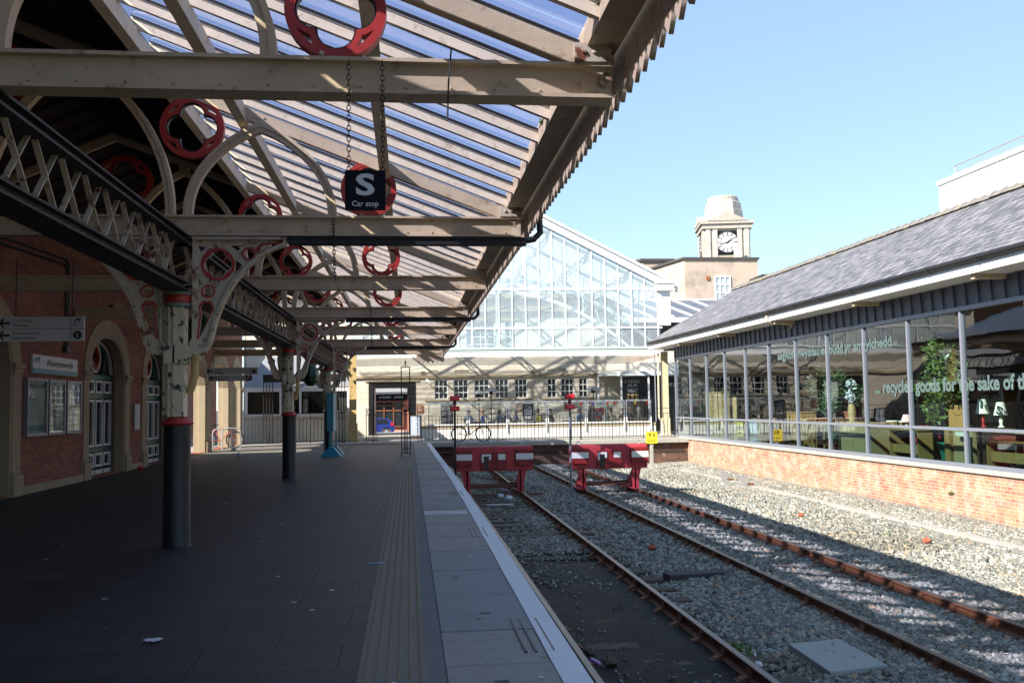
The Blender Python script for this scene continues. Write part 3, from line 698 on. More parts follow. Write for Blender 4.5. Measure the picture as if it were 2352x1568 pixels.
proto.add([(Lx0, -.04, zr(Lx0)+.135), (Lx1, -.04, zr(Lx1)+.135), (Lx1, .04, zr(Lx1)+.135), (Lx0, .04, zr(Lx0)+.135), (Lx0, -.04, zr(Lx0)+.16), (Lx1, -.04, zr(Lx1)+.16), (Lx1, .04, zr(Lx1)+.16), (Lx0, .04, zr(Lx0)+.16)],
          [(3, 2, 1, 0), (4, 5, 6, 7), (0, 1, 5, 4), (1, 2, 6, 5), (2, 3, 7, 6), (3, 0, 4, 7)], 1)
for s_ in (-1, 1): proto.add([(x_, s_*y_, zr(x_)+h_) for x_, y_, h_ in ((Lx0, .040, .150), (Lx1, .040, .150), (Lx1, .058, .150), (Lx0, .058, .150), (Lx0, .040, .166), (Lx1, .040, .166), (Lx1, .058, .166), (Lx0, .058, .166))], [(3, 2, 1, 0), (4, 5, 6, 7), (0, 1, 5, 4), (1, 2, 6, 5), (2, 3, 7, 6), (3, 0, 4, 7)], 2)
sp = .72; y = -6.5+.1
while y < Y1C-.1:
    if gb is None: gb = proto.build('glazing_bar', [M['barcream'], M['whitel'], M['girder']], cp); o = gb
    else: o = gb.copy(); C.objects.link(o)
    o.location = Vector((0, y, 0)); y += sp
ys = [Y0C]+BAYS[1:]+[Y1C]
for a, c in zip(ys[:-1], ys[1:]):
    b = MB(); x0, x1 = -2.9, 1.32; h0, h1 = zr(x0)+.172, zr(x1)+.172
    b.add([(x0, a+.01, h0), (x1, a+.01, h1), (x1, c-.01, h1), (x0, c-.01, h0)], [(0, 1, 2, 3)]); b.build('roof_glass', M['glassroof'], cp)
b = MB()                                                       # boarded part over the ridge to the wall
b.add([(-2.86, Y0C, zr(-2.86)+.03), (RX, Y0C, zr(RX)+.03), (RX, Y1C, zr(RX)+.03), (-2.86, Y1C, zr(-2.86)+.03), (-2.86, Y0C, zr(-2.86)+.13), (RX, Y0C, zr(RX)+.13), (RX, Y1C, zr(RX)+.13), (-2.86, Y1C, zr(-2.86)+.13)],
      [(3, 2, 1, 0), (4, 5, 6, 7), (0, 1, 5, 4), (2, 3, 7, 6), (3, 0, 4, 7)])
b.add([(RX, Y0C, zr(RX)+.03), (-7.9, Y0C, 5.2), (-7.9, Y1C, 5.2), (RX, Y1C, zr(RX)+.03), (RX, Y0C, zr(RX)+.13), (-7.9, Y0C, 5.3), (-7.9, Y1C, 5.3), (RX, Y1C, zr(RX)+.13)],
      [(3, 2, 1, 0), (4, 5, 6, 7), (0, 1, 5, 4), (1, 2, 6, 5), (2, 3, 7, 6)])
b.build('boarded_roof', M['soffit'], cp)
b = MB(); y = Y0C+.3                                           # common rafters under the boards
while y < Y1C: b.beam((-2.9, y, zr(-2.9)-.01), (RX, y, zr(RX)-.01), .05, .07); b.beam((RX, y, zr(RX)-.01), (-7.4, y, 5.24), .05, .07); y += .6
b.build('common_rafters', M['soffit'], cp)
b = MB(); b.box(1.22, 1.445, Y0C, Y1C, 3.995, 4.10); b.box(1.22, 1.25, Y0C, Y1C, 4.10, 4.17); b.build('eaves_beam', M['cream'], cp)
b = MB(); b.prism([(1.50, 4.02), (1.56, 3.98), (1.66, 3.98), (1.70, 4.12), (1.68, 4.12), (1.645, 4.01), (1.56, 4.01), (1.51, 4.05)], XZ, Y0C, Y1C); b.build('gutter', M['gutter'], cp)
# scalloped valance of pierced boards
pitch = 5.325/26; nb = int((Y1C-Y0C)/pitch)
ol = [(Y0C, 4.05)]; hl = []
for i in range(nb):
    y0 = Y0C+i*pitch; p = pitch
    ol += [(y0+.008, 4.05), (y0+.008, 3.80), (y0+p*.2, 3.765), (y0+p*.16, 3.74), (y0+p*.5, 3.665), (y0+p*.84, 3.74), (y0+p*.8, 3.765), (y0+p-.008, 3.80), (y0+p-.008, 4.05)] if i % 1 == 0 else []
    hl.append([(y0+p/2-.012, 3.88), (y0+p/2+.012, 3.88), (y0+p/2+.012, 3.965), (y0+p/2+.03, 3.985), (y0+p/2, 4.005), (y0+p/2-.03, 3.985), (y0+p/2-.012, 3.965)])
    hl.append(circ(y0+p/2, 3.765, .022, 10))
ol2 = [(Y0C, 4.08)]
for i in range(nb):
    y0 = Y0C+i*pitch; p = pitch
    ol2 += [(y0+.006, 3.97), (y0+.006, 3.80), (y0+p*.2, 3.775), (y0+p*.12, 3.745), (y0+p*.5, 3.665), (y0+p*.88, 3.745), (y0+p*.8, 3.775), (y0+p-.006, 3.80), (y0+p-.006, 3.97)]
ol2 += [(Y0C+nb*pitch, 4.08)]
plate('valance', [ol2]+hl, frame((1.50, 0, 0), (0, 1, 0), (0, 0, 1)), .03, M['valance'], cp)
ol3 = [(.35, 3.98)]
for i in range(6):
    x0 = .35+i*.2; ol3 += [(x0+.005, 3.5), (x0+.05, 3.47), (x0+.1, 3.38), (x0+.15, 3.47), (x0+.195, 3.5)]
ol3 += [(1.55, 3.98)]
plate('end_valance', [ol3], frame((0, Y1C, 0), *FY), .03, M['valance'], cp)
# lattice girders along the column line
GX = -2.7
for g in range(4):
    a = 1.0+10.65*g+.12; c = a+10.65-.24
    if g == 0: a = .2
    if g == 3: c = 44.7
    b = MB()
    for z0, z1 in ((2.97, 3.07), (3.53, 3.63)):
        b.box(GX-.15, GX+.15, a, c, z0, z0+.02); b.box(GX-.15, GX+.15, a, c, z1-.02, z1); b.box(GX-.09, GX-.07, a, c, z0+.02, z1-.02); b.box(GX+.07, GX+.09, a, c, z0+.02, z1-.02)
        y = a+.08
        while y < min(c, 24):
            for sx in (-.13, .13): b.ball((GX+sx, y, z0-.002), (.014, .014, .01), 6)
            b.ball((GX+.092, y, (z0+z1)/2), (.008, .014, .014), 6); y += .16
    b.build('girder_flanges', M['girder'], cp)
    b = MB(); y = a; ptc = .53
    while y < c-ptc*.5:
        b.beam((GX+.03, y, 3.06), (GX+.03, y+ptc*.85, 3.54), .012, .045, (1, 0, 0)); b.beam((GX+.045, y+ptc*.85, 3.06), (GX+.045, y, 3.54), .012, .045, (1, 0, 0))
        b.tube([(GX+.02, y+ptc*.425, 3.30), (GX+.06, y+ptc*.425, 3.30)], .02, 6)
        y += ptc
    b.build('girder_lattice', M['creamrust'], cp)
for yb in (BAYS[3], BAYS[5], BAYS[7]):                         # black box gutters beneath three tie beams
    b = MB(); b.box(-1.42, 1.46, yb-.06, yb+.06, 3.535, 3.63); b.box(-1.42, 1.46, yb-.075, yb-.06, 3.60, 3.632)
    b.tube([(1.44, yb, 3.60), (1.56, yb, 3.62), (1.64, yb, 3.70), (1.63, yb, 3.98)], .042, 10)
    b.build('cross_gutter', M['gutter'], cp, bevel=.01)
for y, x in ((6.8, 1.25), (8.4, 1.27), (11.0, 1.24), (5.9, 1.26), (14.5, 1.24)):
    foliage('moss_tuft', (x-.03, y, zr(x)+.17), (.05, .17, .035), 260, .018, M['moss'], None, seed=int(y*10))
    o = bpy.context.scene.collection.objects[-1] if 0 else [q for q in bpy.data.objects if q.name.startswith('moss_tuft')][-1]
mt = sorted([q for q in bpy.data.objects if q.name.startswith('moss_tuft')], key=lambda q: q.name)
for q, lab in zip(mt, ('green moss tuft on the glass just below the nearest tie beam', 'green moss tuft on the eave above the car stop sign level', 'small moss tuft on the eave just before the second tie beam', 'large green moss tuft at the glass edge near the top of the photo', 'faint moss tuft on the eave beyond the second tie beam')):
    tag(q, lab, 'moss', 'moss tufts along the eaves')

# ================================================================== COLUMNS
def bracket_mesh(s):
    """spandrel in the XZ plane, s=+1 right, -1 left; returns list of (name, MB, mat)"""
    def f(u, v, t): return (s*u, t, v)
    arc = [(.20, 2.22), (.33, 2.26), (.40, 2.40), (.45, 2.62), (.54, 2.86), (.66, 3.07), (.80, 3.25), (.95, 3.38), (1.10, 3.47), (1.25, 3.53), (1.27, 3.62)]
    inner = [(.17, 3.62), (.17, 2.42), (.14, 2.36), (.10, 2.34), (.10, 2.24)]
    outline = inner+arc
    H = [quat(.46, 3.30, .075, .085, 40), circ(.82, 3.43, .06, 16), [(.95, 3.44), (1.02, 3.50), (1.17, 3.53), (1.17, 3.55), (.98, 3.54), (.92, 3.50)],
         circ(.35, 2.98, .06, 16), [(.24, 2.44), (.28, 2.48), (.37, 2.70), (.395, 2.78), (.36, 2.84), (.29, 2.84), (.255, 2.78), (.27, 2.70)],
         [(.22, 3.52), (.34, 3.52), (.25, 3.44)], [(.60, 3.53), (.76, 3.53), (.69, 3.46)], [(.66, 3.20), (.74, 3.29), (.66, 3.36)], [(.22, 3.14), (.30, 3.08), (.23, 3.02)]]
    H = [[(max(.2, p[0]), p[1]) for p in h] for h in H]
    return f, arc, inner, outline, H
def make_column(label):
    t = thing('iron_column', label, 'column', (0, 0, 0), 'iron columns under the canopy')
    b = MB(); b.lathe(0, 0, [(.165, 0), (.155, .02), (.152, 1.40)], 32); local(b, 'base_sleeve', M['darkpaint'], t, smooth=True)
    b = MB(); b.lathe(0, 0, [(.160, 1.40), (.180, 1.41), (.186, 1.425), (.175, 1.44), (.158, 1.445), (.14, 1.475), (.09, 1.50)], 32); local(b, 'collar', M['red'], t, smooth=True)
    b = MB()
    b.cbox(.0, 0, 2.2, .18, .22, 1.4); b.cbox(-.02, -.11, 2.2, .02, .05, 1.4); b.cbox(0, 0, 2.23, .26, .27, .22)
    b.cbox(-.12, .0, 2.2, .10, .02, 1.4)
    for z in (1.7, 1.85, 2.02, 2.4, 2.52, 2.66): 
        for dx in (.05, ): b.ball((dx, -.112, z), .012, 6)
    local(b, 'shaft', M['creamchip'], t, bevel=.008)
    b = MB(); b.lathe(0, 0, [(.12, 2.78), (.155, 2.80), (.16, 2.83), (.14, 2.84)], 24); b.lathe(0, 0, [(.14, 2.93), (.165, 2.935), (.165, 2.965), (.13, 2.97)], 24); local(b, 'capital_rings', M['capgreen'], t, smooth=True)
    b = MB(); b.lathe(0, 0, [(.148, 2.835), (.152, 2.84), (.152, 2.93), (.148, 2.935)], 24); local(b, 'capital_band', M['red'], t, smooth=True)
    for s in (1, -1):
        f, arc, inner, outline, H = bracket_mesh(s)
        pl = plate('bracket', [outline]+H, frame((0, 0, 0), (s, 0, 0), (0, 0, 1)), .035, M['creamrust'], t)
        b = MB()
        def offs(L, d):
            out = []
            for i in range(len(L)):
                a, c = Vector(L[max(0, i-1)]), Vector(L[min(len(L)-1, i+1)]); n_ = (c-a).normalized(); out.append((L[i][0]-n_.y*d, L[i][1]+n_.x*d))
            return out
        b.ribbon(arc, offs(arc, .035), f, -.07, .07); b.ribbon(inner, offs(inner, .03), f, -.06, .06); b.ribbon([(.17, 3.59), (1.27, 3.59)], [(.17, 3.625), (1.27, 3.625)], f, -.08, .08)
        rb = local(b, 'bracket_rim', M['creamrust'], pl)
        b = MB(); b.ribbon(circ(.46, 3.30, .165, 32), [p for p in circ(.46, 3.30, .195, 32)], f, -.03, .03, True)
        q = quat(.46, 3.30, .075, .098, 64); b.ribbon(q, circ(.46, 3.30, .165, 64), f, -.024, .024, True)
        b.ribbon(circ(.82, 3.43, .06), circ(.82, 3.43, .08), f, -.03, .03, True); b.ribbon(circ(.35, 2.98, .06), circ(.35, 2.98, .08), f, -.03, .03, True)
        for L in (H[2], H[4]):
            cx = sum(p[0] for p in L)/len(L); cz = sum(p[1] for p in L)/len(L); out = [(cx+(p[0]-cx)*1.18+(.01 if p[0] > cx else -.01), cz+(p[1]-cz)*1.1+(.012 if p[1] > cz else -.012)) for p in L]
            b.ribbon(L, out, f, -.025, .025, True)
        local(b, 'bracket_ornament', M['red'], pl)
    b = MB(); b.tube([(.20, .02, 2.26), (.19, .02, 2.14), (.19, .02, 1.98), (.15, .04, 1.84), (.12, .06, 1.78)], .045, 10); b.tube([(.20, .02, 2.20), (.20, .02, 2.16)], .06, 10); local(b, 'downpipe', M['yellowrust'], t, smooth=True)
    return t
CY = [BAYS[3], BAYS[5], BAYS[7]]
labs = ('nearest iron column with black sleeve and peeling cream shaft', 'middle iron column standing left of the hanging green lamp', 'farthest iron column directly behind the turquoise stand')
c0 = make_column(labs[0]); c0.location = (GX, CY[0], 0)
for y, l in zip(CY[1:], labs[1:]): dup(c0, (GX, y, 0), None, l)

# green pendant lamps
def pendant(x, y, z, lab):
    t = thing('pendant_lamp', lab, 'lamp', (x, y, z), 'green hanging lamps')
    b = MB(); b.lathe(x, y, [(.03, z+.30), (.08, z+.28), (.22, z+.10), (.24, z), (.20, z-.14), (.06, z-.28)], 8); b.build('lamp_shade', M['lampgreen'], t)
    b = MB(); b.tube([(x, y, z+.33), (x, y, z+1.2)], .012, 6); b.build('rod', M['black'], t)
pendant(-2.92, 13.8, 2.62, 'green eight-sided hanging lamp just behind the nearest column')
pendant(-2.55, 25.6, 2.42, 'green eight-sided hanging lamp right of the middle column')

# ================================================================== HANGING SIGNS
def chain(p, q, link=.045, r=.0032):
    b = MB(); p, q = Vector(p), Vector(q); n = int((q-p).length/(link*.72)); d = (q-p)/n
    for i in range(n):
        c = p+d*(i+.5); pts = []
        for j in range(8):
            t_ = 2*pi*j/8; a, e = cos(t_)*link*.28, sin(t_)*link*.5
            pts.append(c+(Vector((a, 0, e)) if i % 2 else Vector((0, a, e))))
        b.tube(pts, r, 4, True)
    return b
SY = BAYS[2]-.11
t = thing('car_stop_sign', 'black square car stop sign hanging on two chains from the beam', 'sign', (-.27, SY, 2.83))
b = MB(); b.box(-.398, -.137, SY-.012, SY+.012, 2.855, 3.115); b.build('sign_panel', M['navy'], t)
text('S', (-.267, SY-.0135, 2.955), FY, .132, M['platewhite'], t, fit=.122, align='CENTER', bold=.03)
text('Car stop', (-.267, SY-.0135, 2.878), FY, .034, M['platewhite'], t, fit=.17, align='CENTER', bold=.012)
for x0, x1 in ((-.372, -.372), (-.153, -.153)): chain((x0, SY, 3.85), (x1, SY, 3.105)).build('chain', M['girder'], t)
for x, y, z0, z1, lab in ((.30, BAYS[2]-.13, 3.93, 3.45, 'short thin rod hanging from the nearest tie beam'), (-.88, BAYS[3]-.13, 3.85, 3.1, 'loose chain hanging from the second tie beam'), (-.84, BAYS[5]-.13, 3.85, 2.9, 'loose chain hanging from the beam beyond the middle column')):
    if z1 > 3.4:
        b = MB(); b.tube([(x, y, z0), (x-.02, y, (z0+z1)/2+.02), (x-.03, y, z1)], .006, 6); tag(b.build('hanging_rod', M['black'], None), lab, 'rod')
    else: tag(chain((x, y, z0), (x+.02, y, z1), .06, .006).build('hanging_chain', M['girder'], None), lab, 'chain', 'loose chains under the beams')
def arrow(b, x, y, z, s):
    b.box(x+.3*s, x+1.2*s, y-.002, y, z-.13*s, z+.13*s); b.prism([(x, z), (x+.42*s, z+.5*s), (x+.62*s, z+.5*s), (x+.33*s, z), (x+.62*s, z-.5*s), (x+.42*s, z-.5*s)], XZ, y-.004, y-.001)
# tickets / information sign
Y = 13.5
t = thing('direction_sign', 'white tickets and information direction sign cut by the left edge', 'direction sign', (-4.8, Y, 2.53), 'white direction signs under the canopy')
for z0, z1 in ((2.70, 2.86), (2.53, 2.69)):
    b = MB(); b.box(-5.65, -4.36, Y-.02, Y+.02, z0, z1); b.build('sign_panel', M['platewhite'], t)
b = MB(); b.box(-4.535, -4.528, Y-.0225, Y-.021, 2.53, 2.86); b.build('divider', M['blackletter'], t)
for z in (2.775, 2.61): b = MB(); arrow(b, -5.46, Y-.021, z, .12); b.build('arrow', M['blackletter'], t)
text('Tocynnau', (-5.29, Y-.0215, 2.79), FY, .04, M['greenletter'], t, fit=.265, bold=.012); text('Tickets', (-5.29, Y-.0215, 2.725), FY, .04, M['blackletter'], t, fit=.205, bold=.012)
text('Gwybodaeth', (-5.29, Y-.0215, 2.622), FY, .04, M['greenletter'], t, fit=.36, bold=.012); text('Information', (-5.29, Y-.0215, 2.557), FY, .04, M['blackletter'], t, fit=.32, bold=.012)
b = MB(); b.prism(circ(-4.445, 2.61, .058, 24), XZ, Y-.0225, Y-.021)
for a_ in (0,): b.prism([(-4.505, 2.745), (-4.455, 2.725), (-4.405, 2.82), (-4.455, 2.845)], XZ, Y-.0225, Y-.021)
b.build('pictograms', M['blackletter'], t); text('i', (-4.445, Y-.024, 2.577), FY, .062, M['platewhite'], t, align='CENTER', bold=.04)
b = MB(); b.prism([(-4.492, 2.748), (-4.458, 2.735), (-4.424, 2.80), (-4.455, 2.815)], XZ, Y-.0245, Y-.0235); b.build('ticket_pictogram', M['platewhite'], t)
for x in (-5.25, -4.52): b = MB(); b.tube([(x, Y, 2.86), (x, Y, 3.66)], .008, 6); b.build('hanger', M['black'], t)
# buffet / car park sign
Y = 24.0
t = thing('direction_sign', 'white buffet and car park direction sign with cup and parking symbols', 'direction sign', (-4.3, Y, 2.27), 'white direction signs under the canopy')
b = MB(); b.box(-4.89, -3.66, Y-.02, Y+.02, 2.42, 2.59); b.build('sign_panel', M['platewhite'], t)
b = MB(); b.box(-4.82, -3.79, Y-.02, Y+.02, 2.26, 2.41); b.build('sign_panel', M['platewhite'], t)
b = MB(); arrow(b, -4.88, Y-.021, 2.505, .13); arrow(b, -4.81, Y-.021, 2.335, .12); b.box(-3.845, -3.838, Y-.0225, Y-.021, 2.42, 2.59); b.box(-3.94, -3.81, Y-.0225, Y-.021, 2.275, 2.395)
b.prism([(-3.80, 2.53), (-3.79, 2.47), (-3.77, 2.455), (-3.74, 2.455), (-3.72, 2.47), (-3.71, 2.53)], XZ, Y-.0225, Y-.021); b.box(-3.82, -3.69, Y-.0225, Y-.021, 2.44, 2.452); b.ribbon(circ(-3.71, 2.505, .012, 12), circ(-3.71, 2.505, .02, 12), XZ, Y-.0225, Y-.021, True)
b.build('pictograms', M['blackletter'], t)
text('P', (-3.875, Y-.024, 2.29), FY, .09, M['platewhite'], t, align='CENTER', bold=.03)
text("'Buffe", (-4.69, Y-.0215, 2.515), FY, .048, M['greenletter'], t, fit=.17, bold=.01); text('Buffet', (-4.69, Y-.0215, 2.44), FY, .048, M['blackletter'], t, fit=.19, bold=.01)
text('Maes parcio', (-4.65, Y-.0215, 2.345), FY, .042, M['greenletter'], t, fit=.31, bold=.01); text('Car park', (-4.65, Y-.0215, 2.28), FY, .042, M['blackletter'], t, fit=.22, bold=.01)
for x in (-4.72, -3.95): b = MB(); b.tube([(x, Y, 2.59), (x, Y, 3.66)], .008, 6); b.build('hanger', M['black'], t)
# small camera hung from the roof
t = thing('security_camera', 'small camera hanging from the canopy right of the buffet sign', 'camera', (-3.8, 27.5, 2.75))
b = MB(); b.tube([(-3.82, 27.5, 3.6), (-3.82, 27.5, 2.98)], .02, 8); b.build('stem', M['stone'], t); b = MB(); b.lathe(-3.82, 27.5, [(.03, 3.0), (.10, 2.94), (.10, 2.86), (.06, 2.80)], 12); b.build('housing', M['stone'], t)
# ================================================================== RIGHT BUILDING (furniture shop)
RXW = 12.2
sh = thing('shop_building', 'long slate roofed shop with glass wall on a brick base', 'shop building', (12.2, 30, 0))
Y0S, Y1S = 3.0, 42.9
b = MB(); b.box(RXW-.03, RXW+.25, Y0S, Y1S+.2, -1.4, -.04); b.build('brick_base', M['brickR'], sh)
b = MB(); b.box(RXW-.02, 20, Y1S+.02, Y1S+.24, -1.4, -.03, 0); b.build('end_brickwork', M['brickRx'], sh)
b = MB(); y = Y0S
while y < Y1S+.2: b.box(RXW-.09, RXW+.25, y+.004, min(y+1.2, Y1S+.26)-.004, -.04, .06); y += 1.2
b.build('stone_sill', M['concrete'], sh, bevel=.01)
mull = [42.85-2.29*i for i in range(18)]
for y in mull: b = MB(); b.box(RXW-.055, RXW+.045, y-.035, y+.035, .06, 3.56); b.build('mullion', M['alu'], sh, bevel=.004)
b = MB(); b.box(RXW-.045, RXW+.04, mull[-1], mull[0], .86, .93); b.box(RXW-.06, RXW+.05, mull[-1], mull[0], .06, .15); b.box(RXW-.06, RXW+.05, mull[-1], mull[0], 3.50, 3.60); b.build('transoms', M['alu'], sh, bevel=.004)
b = MB(); b.box(RXW-.005, RXW+.005, mull[-1], mull[0], .1, 3.55)
for (ya, yc) in zip(mull[1:], mull[:-1]):
    b = MB(); dx = random.uniform(-.006, .006); b.box(RXW-.004, RXW+.002, ya+.035, yc-.035, .15, .86); b.add([(RXW+dx, ya+.035, .93), (RXW-dx, yc-.035, .93), (RXW-dx, yc-.035, 3.5), (RXW+dx, ya+.035, 3.5)], [(0, 1, 2, 3)])
    b.build('window_pane', M['shopglass'], sh)
# lead clad header with slanted raised bands
b = MB(); b.box(RXW-.03, RXW+.1, Y0S, Y1S+.1, 3.60, 4.20)
y = Y0S+.1
while y < Y1S: b.beam((RXW-.05, y, 3.61), (RXW-.05, y+.05, 4.10), .05, .05, (1, 0, 0)); y += .46
b.build('lead_header', M['lead'], sh)
# roof
EX, EZ, GX2, GZ = 11.35, 4.46, 15.6, 6.93
b = MB(); th = .07; ya, yc = Y0S, 44.4
def slope(b, x0, z0, x1, z1, ya, yc, th): return b.add([(x0, ya, z0), (x1, ya, z1), (x1, yc, z1), (x0, yc, z0), (x0, ya, z0-th), (x1, ya, z1-th), (x1, yc, z1-th), (x0, yc, z0-th)], [(3, 2, 1, 0), (4, 5, 6, 7), (0, 1, 5, 4), (1, 2, 6, 5), (2, 3, 7, 6), (3, 0, 4, 7)])
slope(b, EX, EZ, GX2, GZ, ya, yc, th); slope(b, GX2, GZ, 20.2, 4.3, ya, yc, th); b.build('slate_roof', M['slate'], sh)
b = MB(); y = ya; rr = random.Random(2)
while y < yc-.1:
    z = GZ+.02+rr.uniform(-.012, .012); b.prism([(GX2-.17, z-.06), (GX2-.1, z+.05), (GX2, z+.10), (GX2+.1, z+.05), (GX2+.17, z-.06)], XZ, y, y+.44); b.prism([(GX2-.19, z-.06), (GX2-.11, z+.07), (GX2, z+.125), (GX2+.11, z+.07), (GX2+.19, z-.06)], XZ, y+.38, y+.46); y += .46
b.build('ridge_tiles', M['ridge'], sh)
b = MB(); b.box(EX+.03, EX+.09, ya, yc, 4.10, 4.38); b.box(EX+.09, RXW-.02, ya, yc, 4.10, 4.13)
b.add([(EX+.02, yc-.02, 4.03), (EX+.02, yc+.04, 4.03), (GX2, yc+.04, GZ-.3), (GX2, yc-.02, GZ-.3), (EX+.02, yc-.02, 4.38), (EX+.02, yc+.04, 4.38), (GX2, yc+.04, GZ-.05), (GX2, yc-.02, GZ-.05)], [(3, 2, 1, 0), (4, 5, 6, 7), (0, 1, 5, 4), (1, 2, 6, 5), (2, 3, 7, 6), (3, 0, 4, 7)])
b.build('fascia', M['white'], sh)
b = MB(); b.prism([(EX-.11, 4.43), (EX-.12, 4.37), (EX-.08, 4.32), (EX-.01, 4.32), (EX+.03, 4.37), (EX+.03, 4.43), (EX+.01, 4.43), (EX, 4.37), (EX-.09, 4.37), (EX-.10, 4.43)], XZ, ya, yc); y = 5
while y < yc: b.cbox(EX-.045, y, 4.36, .17, .03, .09); y += 1.83
b.build('gutter', M['girder'], sh)
b = MB(); b.tube([(EX-.04, 29.2, 4.27), (EX-.04, 29.2, 4.16), (EX+.08, 29.2, 4.05), (RXW-.05, 29.2, 3.98), (RXW-.05, 29.4, 3.85)], .04, 8); b.build('gutter_outlet', M['creamrust'], sh, smooth=True)
for yy in (39.8, 34.5, 29.0, 23.6, 18.3): 
    b = MB(); b.box(EX+.12, RXW-.03, yy-.06, yy+.06, 4.0, 4.098); b.build('eaves_bracket', M['cream'], sh)
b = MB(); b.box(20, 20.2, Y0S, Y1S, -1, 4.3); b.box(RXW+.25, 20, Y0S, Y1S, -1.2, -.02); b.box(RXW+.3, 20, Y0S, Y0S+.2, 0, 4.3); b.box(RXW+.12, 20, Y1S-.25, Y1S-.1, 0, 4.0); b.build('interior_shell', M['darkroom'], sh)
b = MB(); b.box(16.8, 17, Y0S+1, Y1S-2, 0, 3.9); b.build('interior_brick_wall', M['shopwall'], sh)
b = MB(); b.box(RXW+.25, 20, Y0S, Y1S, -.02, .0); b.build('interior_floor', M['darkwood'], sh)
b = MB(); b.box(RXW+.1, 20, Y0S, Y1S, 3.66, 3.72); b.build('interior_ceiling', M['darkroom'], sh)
text('ailgylchu nwyddau er budd yr amgylchedd...', (RXW-.012, 30.6, 2.93), FXm, .25, M['frost'], sh, fit=7.85, bold=.035)
text('... recycled goods for the sake of the environment', (RXW-.012, 24.0, 1.75), FXm, .30, M['frost'], sh, fit=8.9, bold=.035)
t = thing('roof_ventilator', 'dark box ventilator standing behind the slate ridge', 'ventilator', (17.6, 47, 6.6))
b = MB(); b.prism([(16.9, 6.4), (16.9, 7.62), (17.3, 7.78), (17.3, 6.4)], XZ, 45.0, 45.8); b.prism([(17.3, 7.40), (17.3, 7.78), (18.1, 7.78), (18.1, 7.45), (17.9, 7.3)], XZ, 45.05, 45.75); b.build('cowl', M['concblock'], t)
b = MB(); b.box(17.0, 18.0, 45.1, 45.7, 5.2, 7.3); b.build('shaft', M['renderwhite'], t)
# white building far right
t = thing('white_building', 'plain white rendered building rising behind the slate roof at right', 'building', (50, 60, 0))
b = MB(); b.box(45, 70, 40, 76, 0, 19.6); b.build('wall', M['renderwhite'], t)
b = MB(); b.box(44.85, 70.2, 39.8, 76.2, 19.6, 19.95); b.build('parapet', M['renderwhite'], t)
b = MB(); b.tube([(45.3, 74, 19.9), (45.3, 74, 20.9)], .08, 8); b.tube([(45.3, 74, 20.8), (45.3, 40, 20.8)], .08, 8); b.tube([(45.3, 74, 20.35), (45.3, 40, 20.35)], .05, 8); b.build('roof_rail', M['steel'], t)

# ================================================================== GLAZED HALL
hl = thing('glazed_hall', 'white framed glass hall with pitched glazed roof over the concourse', 'glass hall', (4.65, 45, 0))
HC, HW, EZ2, AP, HY, HY2 = 4.70, 7.5, 7.22, 11.15, 45.0, 69.0
def hz(x): return AP-(AP-EZ2)*abs(x-HC)/7.75
x = 12.0
while x > -2.6: b = MB(); b.box(x-.022, x+.022, HY-.04, HY+.04, 4.25, hz(x)-.1); b.build('mullion', M['whitel'], hl); x -= .642
b = MB()
for z in (5.20, 7.06): b.box(-2.8, 12.2, HY-.045, HY+.045, z-.04, z+.04)
b.box(-2.8, 12.2, HY-.07, HY+.07, 4.19, 4.27); b.build('transoms', M['whitel'], hl)
b = MB(); b.box(-2.8, 12.2, HY-.12, HY+.10, 3.86, 4.10); b.box(-2.8, 12.2, HY-.14, HY+.14, 4.10, 4.13); b.build('bottom_beam', M['whitel'], hl)
b = MB(); b.box(-2.8, 12.2, HY-.10, HY+.10, 4.13, 4.19); b.build('dark_flashing', M['green'], hl)
for s in (-1, 1):
    b = MB(); p, q = (HC, HY-.1, AP+.08), (HC+s*7.85, HY-.1, EZ2+.03)
    b.beam((p[0], p[1], p[2]+.03), (q[0], q[1], q[2]+.03), .14, .46); b.beam((p[0], HY-.2, p[2]+.22), (q[0], HY-.2, q[2]+.22), .16, .12); b.build('barge_board', M['whitel'], hl)
b = MB(); b.box(11.9, 12.75, HY-.3, HY+.2, 6.95, 7.38); b.box(11.85, 12.85, HY-.35, HY+.2, 7.30, 7.40); b.tube([(12.7, HY-.1, 7.2), (12.95, HY-.1, 7.1), (12.9, HY-.1, 6.9)], .08, 8); b.build('eaves_box', M['white'], hl)
b = MB(); b.box(12.05, 12.6, HY-.1, HY+.3, 5.3, 6.95); b.build('end_panel', M['whitel'], hl)
b = MB(); pts = [(-2.8, 4.27)]+[(12.1, 4.27), (12.1, hz(12.1)-.1), (HC, AP-.15), (-2.8, hz(-2.8)-.1)]; b.prism(pts, XZ, HY-.003, HY+.003); b.build('gable_glass', M['hallglass'], hl)
for s in (-1, 1):
    b = MB(); x0, x1 = HC, HC+s*7.75
    b.add([(x0, HY, AP), (x1, HY, EZ2), (x1, HY2, EZ2), (x0, HY2, AP)], [(0, 1, 2, 3)]); b.build('roof_glass', M['hallroof'], hl)
    b = MB(); y = HY+.3
    while y < HY2: b.beam((x0, y, AP-.07), (x1, y, EZ2-.07), .045, .10); y += .6
    b.build('roof_bars', M['whitel'], hl)
    for k in (.0, .27, .52, .77, 1.0):
        b = MB(); xx = x0+(x1-x0)*k; zz = AP+(EZ2-AP)*k-.35
        b.box(xx-.03, xx+.03, HY, HY2, zz+.12, zz+.22)
        if k in (.27, .52, .77):
            b.box(xx-.03, xx+.03, HY, HY2, zz-.25, zz-.20); y = HY
            while y < HY2-.4: b.beam((xx, y, zz-.2), (xx, y+.4, zz+.14), .02, .05, (1, 0, 0)); b.beam((xx, y+.4, zz-.2), (xx, y, zz+.14), .02, .05, (1, 0, 0)); y += .4
        b.build('hall_purlin', M['white'], hl)
